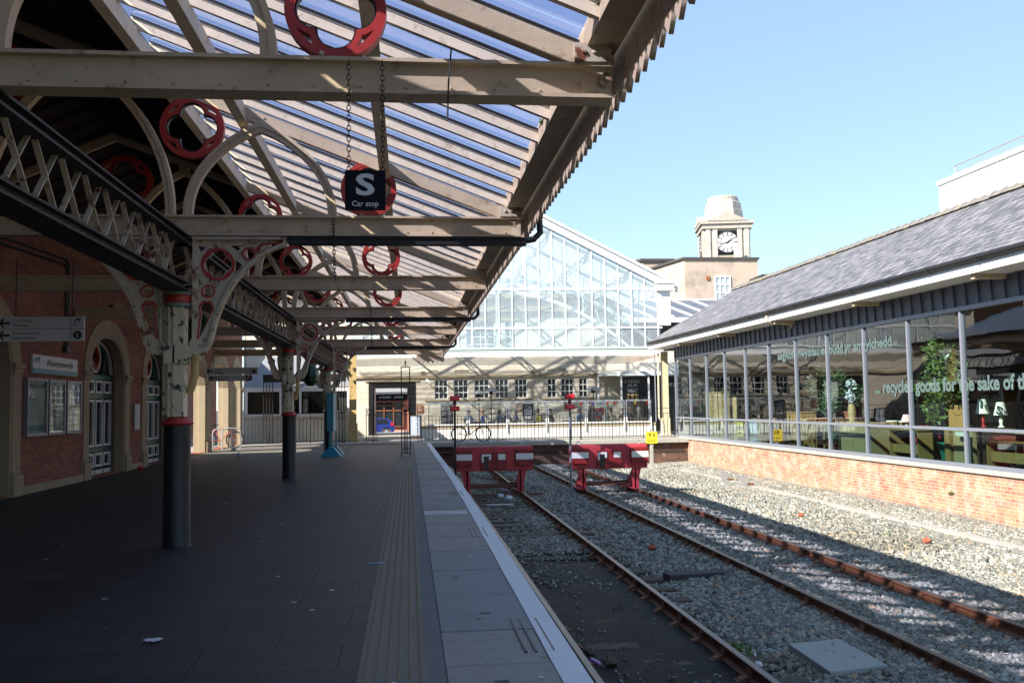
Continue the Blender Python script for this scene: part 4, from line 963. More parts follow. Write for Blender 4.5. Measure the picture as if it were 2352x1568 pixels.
for yy in (45.35, 50.0, 54.6, 59.2, 63.8, 68.2):                        # arched ribs
    b = MB(); A = []; B2 = []; U = []
    for i in range(33):
        t_ = -1+2*i/32; A.append((HC+7.3*t_, 4.4+3.2*(1-abs(t_)**2.1))); B2.append((HC+7.3*t_, 4.22+3.2*(1-abs(t_)**2.1)))
        U.append((HC+7.45*t_, hz(HC+7.45*t_)-.25))
    b.ribbon(A, B2, XZ, yy-.05, yy+.05)
    b.ribbon(U, [(u, v-.16) for u, v in U], XZ, yy-.06, yy+.06)
    for i in range(2, 31, 4):
        b.beam((A[i][0], yy, A[i][1]), (U[i][0], yy, U[i][1]), .05, .10, (0, 1, 0))
        if i+2 < 31: b.beam((A[i][0], yy, A[i][1]), (U[i+2][0], yy, U[i+2][1]), .03, .05, (0, 1, 0)); b.beam((A[i+2][0], yy, A[i+2][1]), (U[i][0], yy, U[i][1]), .03, .05, (0, 1, 0))
    b.build('arched_rib', M['white'], hl)
b = MB()
for i in range(4):                                                        # bracing in the bottom light
    x0 = -1.5+3.3*i+.9; b.beam((x0, HY+.15, 4.3), (x0+1.5, HY+.15, 5.1), .03, .07, (0, 1, 0)); b.beam((x0+1.5, HY+.15, 5.1), (x0+3.0, HY+.15, 4.3), .03, .07, (0, 1, 0))
    b.box(x0+1.46, x0+1.54, HY+.1, HY+.18, 4.25, 7.06)
b.build('gable_bracing', M['white'], hl)
b = MB(); nx = 14                                                         # bird net slung below
vs = []; fs = []
for i in range(nx+1):
    for j in range(9):
        x = -3.2+15.2*i/nx; y = 45.1+8.7*j/8; vs.append((x, y, 3.83-.10*sin(pi*j/8)-.02*sin(i*1.9+j)))
for i in range(nx):
    for j in range(8): a = i*9+j; fs.append((a, a+9, a+10, a+1))
b.add(vs, fs); tag(b.build('bird_netting', M['net'], None, fixn=False), 'grey bird netting slung under the glass hall', 'netting')
b = MB(); b.tube([(-3.0, 45, 3.85), (-2.2, 53.7, 3.2), (1, 53.8, 3.75)], .012, 5); tag(b.build('net_cable', M['black'], None), 'thin cable along the edge of the netting', 'cable')
# iron pillars
def pillar(x, mat, lab, y=45.0, ztop=4.2):
    t = thing('hall_pillar', lab, 'pillar', (x, y, 0), 'iron pillars of the glass hall')
    b = MB(); b.cbox(x, y, .42, .40, .40, .84); b.cbox(x, y, .06, .48, .48, .12); b.build('pillar_base', mat, t, bevel=.02)
    b = MB()
    b.cbox(x, y, .84+(ztop-.84)/2, .24, .26, ztop-.84); b.cbox(x-.14, y-.12, .84+(ztop-.84)/2, .05, .03, ztop-.84); b.cbox(x+.14, y-.12, .84+(ztop-.84)/2, .05, .03, ztop-.84)
    z = 1.0
    while z < ztop:
        for dx in (-.14, .14, -.06, .06): b.ball((x+dx, y-.137, z), .014, 6)
        z += .12
    b.build('shaft', mat, t); return t
pillar(-2.55, M['yellowrust'], 'ochre rusty riveted pillar left of the dark gateway')
M['pillarcream'] = paint('cream pillar', (.66, .56, .38), .5, var=.1, dirt=(.4, .25, .1), dlo=.62, dhi=.75, bmp=.1)
pillar(12.12, M['pillarcream'], 'cream riveted pillar at the corner of the furniture shop', 44.6, 4.0)
b = MB(); b.tube([(11.8, 44.4, 3.9), (11.78, 44.4, .9), (11.95, 44.4, .6), (11.95, 44.4, .05)], .045, 8); tag(b.build('drain_pipe', M['pillarcream'], None, smooth=True), 'cream drain pipe in front of the corner pillar', 'pipe')
b = MB(); b.tube([(11.65, 44.5, 3.9), (11.66, 44.5, .7)], .03, 8); tag(b.build('cable_pipe', M['alu'], None, smooth=True), 'thin grey pipe left of the corner drain pipe', 'pipe')

# stone facade at the back of the hall
FYY = 54.0
sf = thing('stone_facade', 'long sandstone facade with small paned windows behind the café', 'facade', (5, FYY, 0))
wins = [(1.47, 2.21), (2.54, 3.36), (3.71, 4.54), (4.88, 5.65), (5.99, 6.71), (7.86, 8.39), (8.65, 9.39), (9.69, 10.19)]
upper = [(1.9, 2.5), (3.3, 4.9), (5.5, 6.1)]
H = [[(a, 1.96), (c, 1.96), (c, 3.04), (a, 3.04)] for a, c in wins]+[[(a, 4.6), (c, 4.6), (c, 6.3), (a, 6.3)] for a, c in upper]
doorsF = [(4.35, 5.05), (6.9, 7.4)]
out = [(-9, 0), (-2.2, 0), (-2.2, 2.95), (.42, 2.95), (.42, 0), (16, 0), (16, 3.9), (12.3, 3.9), (12.3, 7.6), (-9, 7.6)]
plate('wall', [out]+H, frame((0, FYY+.2, 0), *FY), .4, M['ashlar'], sf)
b = MB(); b.box(-9, 16, FYY-.10, FYY, 3.16, 3.24); b.box(-9, 16, FYY-.05, FYY, 3.24, 3.30); b.box(.9, 7.2, FYY-.06, FYY, 1.86, 1.94); b.box(7.5, 10.5, FYY-.06, FYY, 1.86, 1.94); b.box(-2.4, .6, FYY-.06, FYY, 2.97, 3.06)
b.box(-9, 12.3, FYY-.25, FYY, 6.85, 6.95); b.box(-9, 12.3, FYY-.18, FYY, 6.95, 7.15); b.box(1.5, 6.6, FYY-.08, FYY, 6.35, 6.5); b.build('string_courses', M['stone'], sf)
def sash(x0, x1, z0, z1, y, nx, nz, parent, mat='whitel', gl='pane', k=1):
    b = MB(); w_ = .045*k
    b.box(x0, x0+w_, y-.04, y+.04, z0, z1); b.box(x1-w_, x1, y-.04, y+.04, z0, z1); b.box(x0+w_, x1-w_, y-.04, y+.04, z0, z0+w_); b.box(x0+w_, x1-w_, y-.04, y+.04, z1-w_, z1)
    for i in range(1, nx): x = x0+(x1-x0)*i/nx; b.box(x-.019*k, x+.019*k, y-.025, y+.025, z0+w_, z1-w_)
    for i in range(1, nz): z = z0+(z1-z0)*i/nz; b.box(x0+w_, x1-w_, y-.03, y+.026, z-.021*k, z+.021*k)
    o = b.build('window_frame', M[mat], parent); b = MB(); b.box(x0+.01, x1-.01, y+.03, y+.036, z0+.01, z1-.01); b.build('window_glass', M[gl], o); return o
for i, (a, c) in enumerate(wins): sash(a, c, 1.96, 3.04, FYY+.08, 2 if c-a < .6 else 3, 3, sf)
for a, c in upper: sash(a, c, 4.6, 6.3, FYY+.08, 2 if c-a < .8 else 4, 4, sf, gl='darkglass')
b = MB()
for z in (7.6, ): b.box(-9, 12.3, FYY-.3, FYY+.6, z, z+.25)
b.build('cornice', M['stone'], sf)
b = MB()                                                                  # greek key frieze
for x0 in (1.2, 2.6, 3.0, 4.2, 7.3, 7.9, 8.5): 
    for k in range(3):
        x = x0+k*.16; b.box(x, x+.02, FYY-.02, FYY, 3.45, 3.6); b.box(x+.02, x+.11, FYY-.02, FYY, 3.58, 3.6); b.box(x+.09, x+.11, FYY-.02, FYY, 3.5, 3.58)
b.build('key_frieze', M['stone'], sf)
for x in (.85, 7.05):
    b = MB(); b.lathe(0, 0, [(.001, 0)], 3) if 0 else b.ribbon(circ(x, 3.42, .10, 20), circ(x, 3.42, .135, 20), XZ, FYY-.03, FYY, True); b.prism(circ(x, 3.42, .08, 8), XZ, FYY-.02, FYY); b.build('roundel', M['stone'], sf)
b = MB(); b.box(-2.2, -1.9, FYY+.41, FYY+3, 0, 3.0); b.box(.12, .42, FYY+.41, FYY+3, 0, 3.0); b.box(-2.2, .42, FYY+.41, FYY+3, 2.66, 2.95); b.build('gateway_lining', M['black'], sf)
b = MB(); b.box(.0, .41, FYY-.02, FYY+.05, 0, 2.9); b.box(-2.19, -1.95, FYY-.02, FYY+.05, 0, 2.9); b.box(-1.95, .0, FYY-.02, FYY+.05, 2.62, 2.9); b.build('gateway_door_leaves', M['black'], sf)
t = thing('floodlight', 'white floodlight on a bracket left of the café windows', 'floodlight', (1.1, FYY-.3, 2.95))
b = MB(); b.tube([(1.28, FYY, 2.7), (1.15, FYY-.3, 2.85)], .03, 6); b.build('bracket', M['steel'], t); b = MB(); b.beam((1.0, FYY-.35, 3.05), (1.28, FYY-.4, 2.88), .2, .14); b.build('housing', M['whitel'], t, bevel=.02)
for k, (x, lab) in enumerate(((.63, 'brown sign with white writing between the gateway and the glass screens'), (6.25, 'brown sign with white writing right of the free drink board'), (8.95, 'brown sign with white writing left of the standing person'))):
    t = thing('brown_sign', lab, 'sign', (x, FYY-.03, 1.5), 'brown signs on the facade')
    b = MB(); b.box(x-.17, x+.17, FYY-.05, FYY-.03, 1.22, 1.66); b.build('panel', M['brownsign'], t)
    b = MB()
    for j in range(5): wd = (.13, .07, .13, .10, .06)[j]; b.box(x-wd, x+wd, FYY-.056, FYY-.051, 1.56-j*.075, 1.58-j*.075)
    b.build('writing_lines', M['letter'], t)
# café shop front at right
cf = thing('coffee_shopfront', 'white framed café shopfront with dark glass at the right of the hall', 'café front', (12.5, 52.5, 0))
b = MB(); b.box(10.7, 16, 52.3, 54, 3.12, 3.30); b.prism([(10.7, 53.99), (10.7, 53.6), (11.7, 52.1), (16, 52.1), (16, 53.99)], lambda u, v, tt: (u, v, tt), 3.10, 3.34); b.build('fascia', M['whitel'], cf)
for x, y in ((10.75, 53.7), (11.75, 52.2), (13.3, 52.2), (14.9, 52.2)): b = MB(); b.cbox(x, y, 1.55, .08, .08, 3.1); b.build('post', M['whitel'], cf)
b = MB(); b.add([(10.75, 53.7, 0), (11.75, 52.2, 0), (11.75, 52.2, 3.1), (10.75, 53.7, 3.1)], [(0, 1, 2, 3)]); b.add([(11.75, 52.2, 0), (16, 52.2, 0), (16, 52.2, 3.1), (11.75, 52.2, 3.1)], [(0, 1, 2, 3)]); b.build('glass', M['clear'], cf)
b = MB(); b.box(11.9, 16, 52.9, 53.0, 0, 3.0); b.build('dark_interior', M['black'], cf)
text('2 MEALS', (12.52, 52.86, 2.72), FY, .17, M['letter'], cf, fit=.85, align='CENTER'); text('£8.49', (12.52, 52.86, 2.49), FY, .17, M['letter'], cf, fit=.55, align='CENTER', bold=.01)
b = MB()
for j in range(4): b.box(12.2+.03*j, 12.85-.03*j, 52.86, 52.865, 2.37-j*.055, 2.385-j*.055)
b.build('small_print', M['letter'], cf)
b = MB()
for j in range(3):
    b.prism(circ(12.28+.24*j, 2.02, .10, 14), XZ, 52.855, 52.865); b.prism(circ(12.28+.24*j, 1.82, .09, 14), XZ, 52.855, 52.865)
b.build('plates_print', M['paleply'], cf)
text('DRINK £3.99', (14.35, 52.86, 2.5), FY, .2, M['letter'], cf, fit=.9, bold=.01)
# rendered block and clock tower beyond
t = thing('rendered_block', 'flat roofed peach rendered block beneath the clock tower', 'building', (25, 75, 0))
b = MB(); b.add([(22.3, 75, 0), (28.45, 75, 0), (28.45, 90, 0), (19.2, 90, 0), (22.3, 75, 13.1), (28.45, 75, 13.1), (28.45, 90, 13.1), (19.2, 90, 13.1)], [(3, 2, 1, 0), (4, 5, 6, 7), (0, 1, 5, 4), (1, 2, 6, 5), (2, 3, 7, 6), (3, 0, 4, 7)])
b.build('wall', M['render'], t)
b = MB(); b.add([(22.15, 74.85, 13.1), (28.55, 74.85, 13.1), (28.55, 90, 13.1), (19.0, 90, 13.1), (22.15, 74.85, 13.28), (28.55, 74.85, 13.28), (28.55, 90, 13.28), (19.0, 90, 13.28)], [(3, 2, 1, 0), (4, 5, 6, 7), (0, 1, 5, 4), (1, 2, 6, 5), (2, 3, 7, 6), (3, 0, 4, 7)]); b.build('roof_edge', M['concblock'], t)
b = MB(); b.add([(19.9, 92, 0), (24, 92, 0), (24, 96, 0), (17.2, 96, 0)]+[(21.5, 84, 14.2), (24, 84, 14.2), (24, 96, 14.2), (19.5, 96, 14.2)], [(4, 5, 6, 7), (0, 1, 5, 4), (3, 0, 4, 7)])
sash(24.75, 26.1, 9.0, 11.75, 74.95, 3, 4, t, gl='posterblue', k=2.6); b = MB(); b.cbox(24.2, 74.95, 11.6, .25, .1, .3); b.build('vent_hole', M['brownsign'], t)
t = thing('cream_block', 'cream block with dark flat roof edge left of the rendered block', 'building', (20, 88, 0))
b = MB(); b.add([(21.6, 86, 0), (24.4, 86, 0), (24.4, 100, 0), (17.6, 100, 0), (21.6, 86, 14.6), (24.4, 86, 14.6), (24.4, 100, 14.6), (17.6, 100, 14.6)], [(3, 2, 1, 0), (4, 5, 6, 7), (0, 1, 5, 4), (1, 2, 6, 5), (2, 3, 7, 6), (3, 0, 4, 7)]); b.build('wall', M['render'], t)
b = MB(); b.add([(21.4, 85.8, 14.6), (24.6, 85.8, 14.6), (24.6, 100, 14.6), (17.3, 100, 14.6), (21.4, 85.8, 14.85), (24.6, 85.8, 14.85), (24.6, 100, 14.85), (17.3, 100, 14.85)], [(3, 2, 1, 0), (4, 5, 6, 7), (0, 1, 5, 4), (3, 0, 4, 7)]); b.build('roof_edge', M['concblock'], t)
b = MB(); 
for x, z in ((18.2, 11.2), (18.2, 12.0), (18.2, 12.8)): b.tube([(17.6, 80, z-1.0), (20.2, 80, z)], .05, 6)
b.tube([(20.2, 80, 10.4), (20.2, 80, 12.85)], .05, 6); b.tube([(19.0, 80, 10.4), (19.0, 80, 12.4)], .05, 6); tag(b.build('roof_handrail', M['whitel'], None), 'white metal handrail on the roof beside the glass gable', 'handrail')
t = thing('roof_lantern', 'low glazed lean-to roof between the glass hall and the slate roof', 'glass roof', (18, 60, 7))
b = MB(); y0 = 58
for i in range(6): b.beam((13.2+i*1.35-1.0, y0+4, 8.35), (13.2+i*1.35+.6, y0, 6.9), .10, .10)
b.beam((12.2, y0+4, 8.40), (20.5, y0+4, 8.40), .12, .12); b.box(12.2, 20.5, y0-.1, y0+.05, 6.55, 6.85); b.build('roof_bars', M['whitel'], t)
b = MB(); b.add([(12.2, y0+4, 8.33), (20.5, y0+4, 8.33), (20.5, y0, 6.85), (12.2, y0, 6.85)], [(0, 1, 2, 3)]); b.box(12.2, 20.5, y0+4.1, y0+4.3, 5, 8.3); b.build('roof_panes', M['lead'], t)
# clock tower
TX, TY, TA = 27.55, 84, radians(0)
tw = thing('clock_tower', 'square stone clock tower with domed top against the sky', 'clock tower', (27, 84, 0))
ang = radians(20)
E1 = Vector((cos(ang), -sin(ang)*0+0, 0)); 
CX0, CY0 = 28.05, 82.0
def tl(u, v, z):                              # tower-local to world, turned so two faces show
    c, s = cos(-.18), sin(-.18); return (CX0+u*c-v*s, CY0+u*s+v*c, z)
def tbox(b, u0, u1, v0, v1, z0, z1): 
    vs = [tl(u, v, z) for z in (z0, z1) for u, v in ((u0, v0), (u1, v0), (u1, v1), (u0, v1))]
    return b.add(vs, [(3, 2, 1, 0), (4, 5, 6, 7), (0, 1, 5, 4), (1, 2, 6, 5), (2, 3, 7, 6), (3, 0, 4, 7)])
hwT = 1.95
b = MB(); tbox(b, -hwT, hwT, -hwT, hwT, 10, 17.0)
for u in (-1.65, -1.05, 1.05, 1.65): tbox(b, u-.2, u+.2, -hwT-.12, -hwT, 13, 16.9)
for v in (-1.65, -1.05, 1.05, 1.65): tbox(b, -hwT-.12, -hwT, v-.2, v+.2, 13, 16.9)
b.build('shaft', M['towerstone'], tw)
b = MB(); tbox(b, -2.3, 2.3, -2.3, 2.3, 17.0, 17.25); tbox(b, -2.15, 2.15, -2.15, 2.15, 16.6, 17.0)
for axis in (0, 1):
    for sgn in (-1,):
        P = [(-1.75, 17.25), (1.75, 17.25), (0, 18.05)]
        vs = [tl(p[0], -2.35, p[1]) if axis == 0 else tl(-2.35, p[0], p[1]) for p in P]+[tl(p[0], -1.5, p[1]) if axis == 0 else tl(-1.5, p[0], p[1]) for p in P]
        b.add(vs, [(0, 1, 2), (5, 4, 3), (0, 1, 4, 3), (1, 2, 5, 4), (2, 0, 3, 5)])
b.build('cornice', M['towertrim'], tw)
b = MB(); c_ = tl(0, 0, 0)
b.lathe(c_[0], c_[1], [(1.86, 17.2), (1.84, 17.75), (1.78, 17.8), (1.70, 18.45), (1.66, 18.5), (1.58, 19.15), (1.50, 19.22), (1.40, 19.35)], 8, rot=radians(22.5-10)); b.build('octagonal_top', M['towerstone'], tw)
b = MB(); b.lathe(c_[0], c_[1], [(1.37, 19.2), (1.35, 19.62), (1.28, 19.70), (.9, 19.74), (0.01, 19.75)], 24); b.build('lead_cap', M['towertrim'], tw)
for face in (0, 1):
    def fp(u, z, d): return tl(u, -hwT-d, z) if face == 0 else tl(-hwT-d, -u, z)
    fn = lambda u, v, tt: fp(u, v, tt)
    b = MB(); b.prism([(-.98, 14.3), (.98, 14.3), (.98, 16.4), (-.98, 16.4)], fn, .01, .05); cface = b.build('clock_surround', M['navy'], tw)
    b = MB(); b.prism(circ(0, 15.4, .93, 40), fn, .06, .09); b.build('clock_dial', M['white'], cface)
    b = MB(); b.ribbon(circ(0, 15.4, .88, 40), circ(0, 15.4, .92, 40), fn, .10, .12, True); b.ribbon(circ(0, 15.4, .56, 40), circ(0, 15.4, .59, 40), fn, .10, .12, True)
    for k in range(12):
        a = k*pi/6; b.prism([(sin(a-.05)*.62, 15.4+cos(a-.05)*.62), (sin(a+.05)*.62, 15.4+cos(a+.05)*.62), (sin(a+.05)*.86, 15.4+cos(a+.05)*.86), (sin(a-.05)*.86, 15.4+cos(a-.05)*.86)], fn, .10, .12)
        a2 = a+pi/12
        if k % 2 == 0: b.prism([(sin(a2-.03)*.1, 15.4+cos(a2-.03)*.1), (sin(a2+.03)*.1, 15.4+cos(a2+.03)*.1), (sin(a2+.02)*.56, 15.4+cos(a2+.02)*.56), (sin(a2-.02)*.56, 15.4+cos(a2-.02)*.56)], fn, .10, .115)
    b.build('clock_numerals', M['navy'], cface)
    b = MB()
    for a, L, w_ in ((radians(51), .55, .06), (radians(256), .84, .04)):
        b.prism([(-cos(a)*w_-sin(a)*.15, 15.4+sin(a)*w_-cos(a)*.15), (cos(a)*w_-sin(a)*.15, 15.4-sin(a)*w_-cos(a)*.15), (sin(a)*L+cos(a)*w_*.4, 15.4+cos(a)*L-sin(a)*w_*.4), (sin(a)*L-cos(a)*w_*.4, 15.4+cos(a)*L+sin(a)*w_*.4)], fn, .13, .15)
    b.build('clock_hands', M['black'], cface)
    b = MB(); b.prism([(-.7, 13.2), (.7, 13.2), (.7, 13.95), (-.7, 13.95)], fn, .01, .03)
    b.build('grille_panel', M['navy'], tw)
    b = MB()
    for cx_ in (-.35, .35):
        for a in (0, pi/4, pi/2, 3*pi/4): b.beam(fp(cx_-cos(a)*.33, 13.58-sin(a)*.33, .05), fp(cx_+cos(a)*.33, 13.58+sin(a)*.33, .05), .05, .05, (0, 1, 0) if face == 0 else (1, 0, 0))
    b.box(0, 0, 0, 0, 0, 0) if 0 else None
    b.prism([(-.8, 14.05), (.8, 14.05), (.8, 14.2), (-.8, 14.2)], fn, .02, .12); b.build('grille', M['stone'], tw)
t = thing('chimney_pipe', 'white flue pipe standing in front of the clock face', 'flue', (27.5, 79, 13.2))
b = MB(); b.lathe(28.05, 79, [(.16, 13.2), (.16, 14.8), (.22, 14.82), (.22, 15.0), (.1, 15.1)], 12); b.build('flue', M['whitel'], t)

# ================================================================== STREET BEYOND THE GATEWAY
ss = thing('street_shop', 'shopfront with black sign and arched wooden windows across the street', 'shop', (-1, 92, 0))
M['pinkwall'] = paint('salmon wall', (.62, .22, .15), .8, var=.1, bmp=.05)
b = MB(); b.box(-9, 4, 92, 98, -.9, 9); b.build('wall', M['pinkwall'], ss)
b = MB(); b.box(-5, -.5, 91.9, 92, -.5, 2.0); b.build('window_glass', M['pane'], ss)
b = MB()
for i in range(6): x = -5+i*.9; b.box(x-.05, x+.05, 91.82, 91.9, -.3, 2.1)
b.box(-5, -.5, 91.82, 91.9, 1.15, 1.25); b.box(-5, -.5, 91.82, 91.9, -.35, -.25)
for i in range(5): x = -4.55+i*.9; b.ribbon(circ(x, 1.3, .38, 24)[:13], circ(x, 1.3, .45, 24)[:13], XZ, 91.83, 91.9)
M['brownwood'] = paint('brown window wood', (.22, .075, .03), .5, var=.2, bmp=0)
b.build('window_frame', M['brownwood'], ss)
b = MB(); b.box(-5, -.1, 91.6, 91.95, 2.15, 2.75); b.build('sign_board', M['navy'], ss)
b = MB(); b.prism([(90.9, 2.75), (92, 3.25), (92, 3.45), (90.8, 2.95)], lambda u, v, tt: (tt, u, v), -5, -.1); b.build('awning', M['pvc'], ss)
text('IL FIGARO', (-2.72, 91.58, 2.38), FY, .2, M['letter'], ss, fit=1.1); text('624263', (-1.35, 91.58, 2.40), FY, .17, M['letter'], ss, fit=.85, bold=.01)
b = MB()
for x0 in (-3.3, -2.2, -1.1): b.box(x0-.45, x0+.45, 91.8, 91.92, 3.62, 4.5)
b.build('upper_windows', M['whitel'], ss)
b = MB(); b.box(-.4, .3, 91.5, 91.98, 2.6, 3.3); b.build('dark_lamp', M['black'], ss)
b = MB(); b.box(-8, 4, 90.5, 92, -.9, -.72); struct('street_pavement', b, M['concrete'])
# ================================================================== KIOSK at the left back
kk = thing('glazed_kiosk', 'white framed glazed kiosk with grey sail roof behind the railings', 'kiosk', (-5, 46, 0))
KY = 45.5
b = MB(); b.box(-7.5, -2.75, KY-.02, KY+.2, 0, 1.22); b.build('stone_base', M['ashlar'], kk)
b = MB(); b.box(-7.5, -2.75, KY-.10, KY+.12, 1.22, 1.32); b.box(-7.5, -2.75, KY-.06, KY+.1, 2.35, 2.56)
for x in (-7.45, -5.9, -5.0, -3.9, -2.8): b.box(x-.05, x+.05, KY-.05, KY+.06, 1.32, 2.35)
b.box(-2.8, -2.7, KY-.05, KY+4, 2.35, 2.56); b.box(-2.8, -2.7, KY-.05, KY+4, 1.22, 1.32)
for y in (47, 48.5): b.box(-2.8, -2.7, y-.05, y+.05, 1.32, 2.35)
b.build('window_frame', M['whitel'], kk)
b = MB(); b.box(-7.45, -2.8, KY+.0, KY+.01, 1.32, 2.35); b.box(-2.76, -2.75, KY, KY+4, 1.32, 2.35); b.build('window_panes', M['darkglass'], kk)
b = MB(); b.box(-2.8, -2.7, KY+.2, KY+4, 0, 1.22); b.build('side_base', M['terrwall'], kk)
b = MB(); b.add([(-7.6, KY-.1, 2.57), (-2.65, KY-.1, 2.57), (-3.6, KY+2.3, 4.1), (-6.9, KY+2.3, 4.1)], [(0, 1, 2, 3)]); b.add([(-2.65, KY-.1, 2.57), (-2.65, KY+4.5, 2.57), (-3.6, KY+2.3, 4.1)], [(0, 1, 2)]); b.build('sail_roof', M['pvc'], kk)
b = MB(); b.box(-4.1+.25, -3.25, KY-.03, KY-.02, 1.45, 2.2); b.build('poster', M['navy'], kk); b = MB(); b.box(-3.80, -3.30, KY-.036, KY-.031, 1.5, 1.9); b.build('poster_picture', M['paleply'], kk)
b = MB(); b.box(-7.5, -7.3, KY+.2, KY+4, 0, 2.5); b.box(-7.5, -2.8, KY+4, KY+4.1, 0, 2.5); b.build('back_wall', M['darkroom'], kk)
# black entrance frame in front of the kiosk
t = thing('entrance_frame', 'black iron entrance frame between the platform and the kiosk', 'gate frame', (-5, 44, 0))
for x in (-6.45, -3.25):
    b = MB()
    for dx in (0, .13, .26, .39): b.box(x+dx-.018, x+dx+.018, 43.98, 44.02, 0, 2.95)
    for z in (.06, 1.25): b.box(x-.03, x+.42, 43.97, 44.03, z, z+.03)
    b.build('frame_post', M['black'], t)
b = MB(); b.box(-6.48, -2.8, 43.95, 44.05, 2.75, 3.1); b.build('cross_bar', M['black'], t)
# ================================================================== RAILINGS
def railing(x0, x1, y, lab, name='railing', pitch=.155, h=1.33, base=.08, kink=True, dy=0, rails=(.10, 1.12)):
    t = thing(name, lab, 'railing', ((x0+x1)/2, y, 0), 'black iron railings')
    b = MB(); n = max(1, int(abs(x1-x0)/pitch)); d = dy/(n or 1)
    for i in range(n+1):
        x = x0+(x1-x0)*i/n; b.box(x-.011, x+.011, y+d*i-.011, y+d*i+.011, base, rails[1])
    b.build('uprights', M['black'], t)
    b = MB()
    for z in rails+(h,): b.beam((x0, y, z), (x1, y+dy, z), .03, .022)
    b.build('rails', M['black'], t)
    b = MB(); k = 0; x = x0
    m_ = max(1, round(abs(x1-x0)/1.6))
    for i in range(m_+1): x = x0+(x1-x0)*i/m_; b.box(x-.014, x+.014, y+dy*i/m_-.014, y+dy*i/m_+.014, 0, h)
    b.build('posts', M['black'], t); return t
railing(.40, 3.42, 42.3, 'black railing behind the leaning bicycle')
railing(3.95, 7.16, 42.2, 'black railing between the two ornamental gate posts')
railing(7.62, 11.85, 42.1, 'black railing right of the second ornamental gate post')
railing(-7.2, -2.9, 43.4, 'black railing in front of the kiosk base')
railing(12.4, 13.2, 44.6, 'short railing between the cream pillar and the shop glass', pitch=.05)
def ornate_post(x, y, w_, h, lab, tall=None):
    t = thing('ornamental_post', lab, 'gate post', (x, y, 0), 'ornamental iron gate posts')
    b = MB()
    for dx in (-w_/2, w_/2): b.box(x+dx-.016, x+dx+.016, y-.016, y+.016, 0, tall or h)
    for dx in (-w_/6, w_/6): b.box(x+dx-.01, x+dx+.01, y-.01, y+.01, .1, h-.28)
    for z in (.1, h-.28, h-.02): b.box(x-w_/2-.03, x+w_/2+.03, y-.02, y+.02, z, z+.025)
    b.build('post_frame', M['black'], t)
    b = MB(); b.ribbon(circ(x, h-.14, w_*.28, 20), circ(x, h-.14, w_*.36, 20), XZ, y-.012, y+.012, True)
    for a in (pi/4, 3*pi/4): b.beam((x-cos(a)*w_*.5, y, h-.14-sin(a)*.12), (x-cos(a)*w_*.3, y, h-.14-sin(a)*.07), .012, .012); b.beam((x+cos(a)*w_*.5, y, h-.14+sin(a)*.12), (x+cos(a)*w_*.3, y, h-.14+sin(a)*.07), .012, .012)
    b.build('ring_ornament', M['black'], t)
    if tall:
        b = MB(); b.box(x-w_/2-.03, x+w_/2+.03, y-.02, y+.02, tall-.02, tall+.01); b.lathe(x, y, [(.015, tall), (.01, tall+.12), (.03, tall+.16), (.008, tall+.2), (.001, tall+.33)], 8)
        for s in (-1, 1): b.tube([(x, y, tall+.09), (x+s*.04, y, tall+.09), (x+s*.05, y, tall+.03), (x+s*.09, y, tall+.02)], .007, 5); b.tube([(x, y, tall+.1), (x+s*.03, y, tall+.15)], .006, 5)
        b.build('finial', M['black'], t)
        b = MB(); 
        for z in (.25, ): b.box(x-w_/2, x+w_/2, y-.01, y+.01, z, z+.02)
        for dx in (-.05, 0, .04): b.box(x+dx-.012, x+dx+.012, y+.03, y+.06, .1, 1.35)
        b.box(x-w_/2+.02, x+w_/2-.02, y+.02, y+.05, 1.3, 1.55) if 0 else b.prism(circ(x, 1.45, .06, 8), XZ, y+.02, y+.05)
        b.build('folded_gate', M['black'], t)
    return t
ornate_post(-.085, 30.45, .265, 1.62, 'tall ornamental gate post at the end of the tactile strip', tall=2.82)
ornate_post(3.69, 42.25, .40, 1.46, 'ornamental post beside the front wheel of the bicycle')
ornate_post(7.39, 42.15, .40, 1.46, 'ornamental post with ring top behind the second buffer lamp')
ornate_post(-1.72, 43.2, .30, 1.5, 'ornamental post right of the ochre pillar')
t = thing('folded_gate', 'folded black gate leaning beside the ochre pillar', 'gate', (-1.45, 43.3, 0))
b = MB()
for i in range(6): b.box(-1.62+i*.045, -1.605+i*.045, 43.28+.05*i, 43.30+.05*i, .05, 1.35)
b.beam((-1.62, 43.29, .1), (-1.38, 43.54, .1), .03, .03); b.beam((-1.62, 43.29, 1.2), (-1.38, 43.54, 1.2), .03, .03); b.build('leaf', M['black'], t)
# ================================================================== GLASS SCREENS round the café terrace
SYY = 47.0
xs = [.93, 2.90, 4.86, 6.82, 8.78, 10.75, 12.1]
poss = ('leftmost glass terrace screen, in front of the tall menu board', 'second glass terrace screen, behind the bicycle handlebar', 'third glass terrace screen, with the free drink board in it', 'fourth glass terrace screen, left of the standing person', 'fifth glass terrace screen, with the café menu banner', 'glass terrace screen nearest the cream pillar')
for i in range(6):
    x0, x1 = xs[i]+.03, xs[i+1]-.03
    t = thing('glass_screen', poss[i], 'glass screen', ((x0+x1)/2, SYY, .6), 'glass screens of the café terrace')
    b = MB(); b.box(x0, x0+.05, SYY-.03, SYY+.03, .62, 1.75); b.box(x1-.05, x1, SYY-.03, SYY+.03, .25, 1.75); b.box(x0+.05, x1-.05, SYY-.03, SYY+.03, .62, .68); b.box(x0+.05, x1-.05, SYY-.03, SYY+.03, 1.69, 1.75); b.build('frame', M['whitel'], t)
    b = MB(); b.box(x0+.05, x1-.05, SYY-.004, SYY+.004, .68, 1.69); b.build('pane', M['clear'], t)
t = thing('terrace_wall', 'low white terrace wall with a buff band under the glass screens', 'low wall', (6.5, SYY, 0))
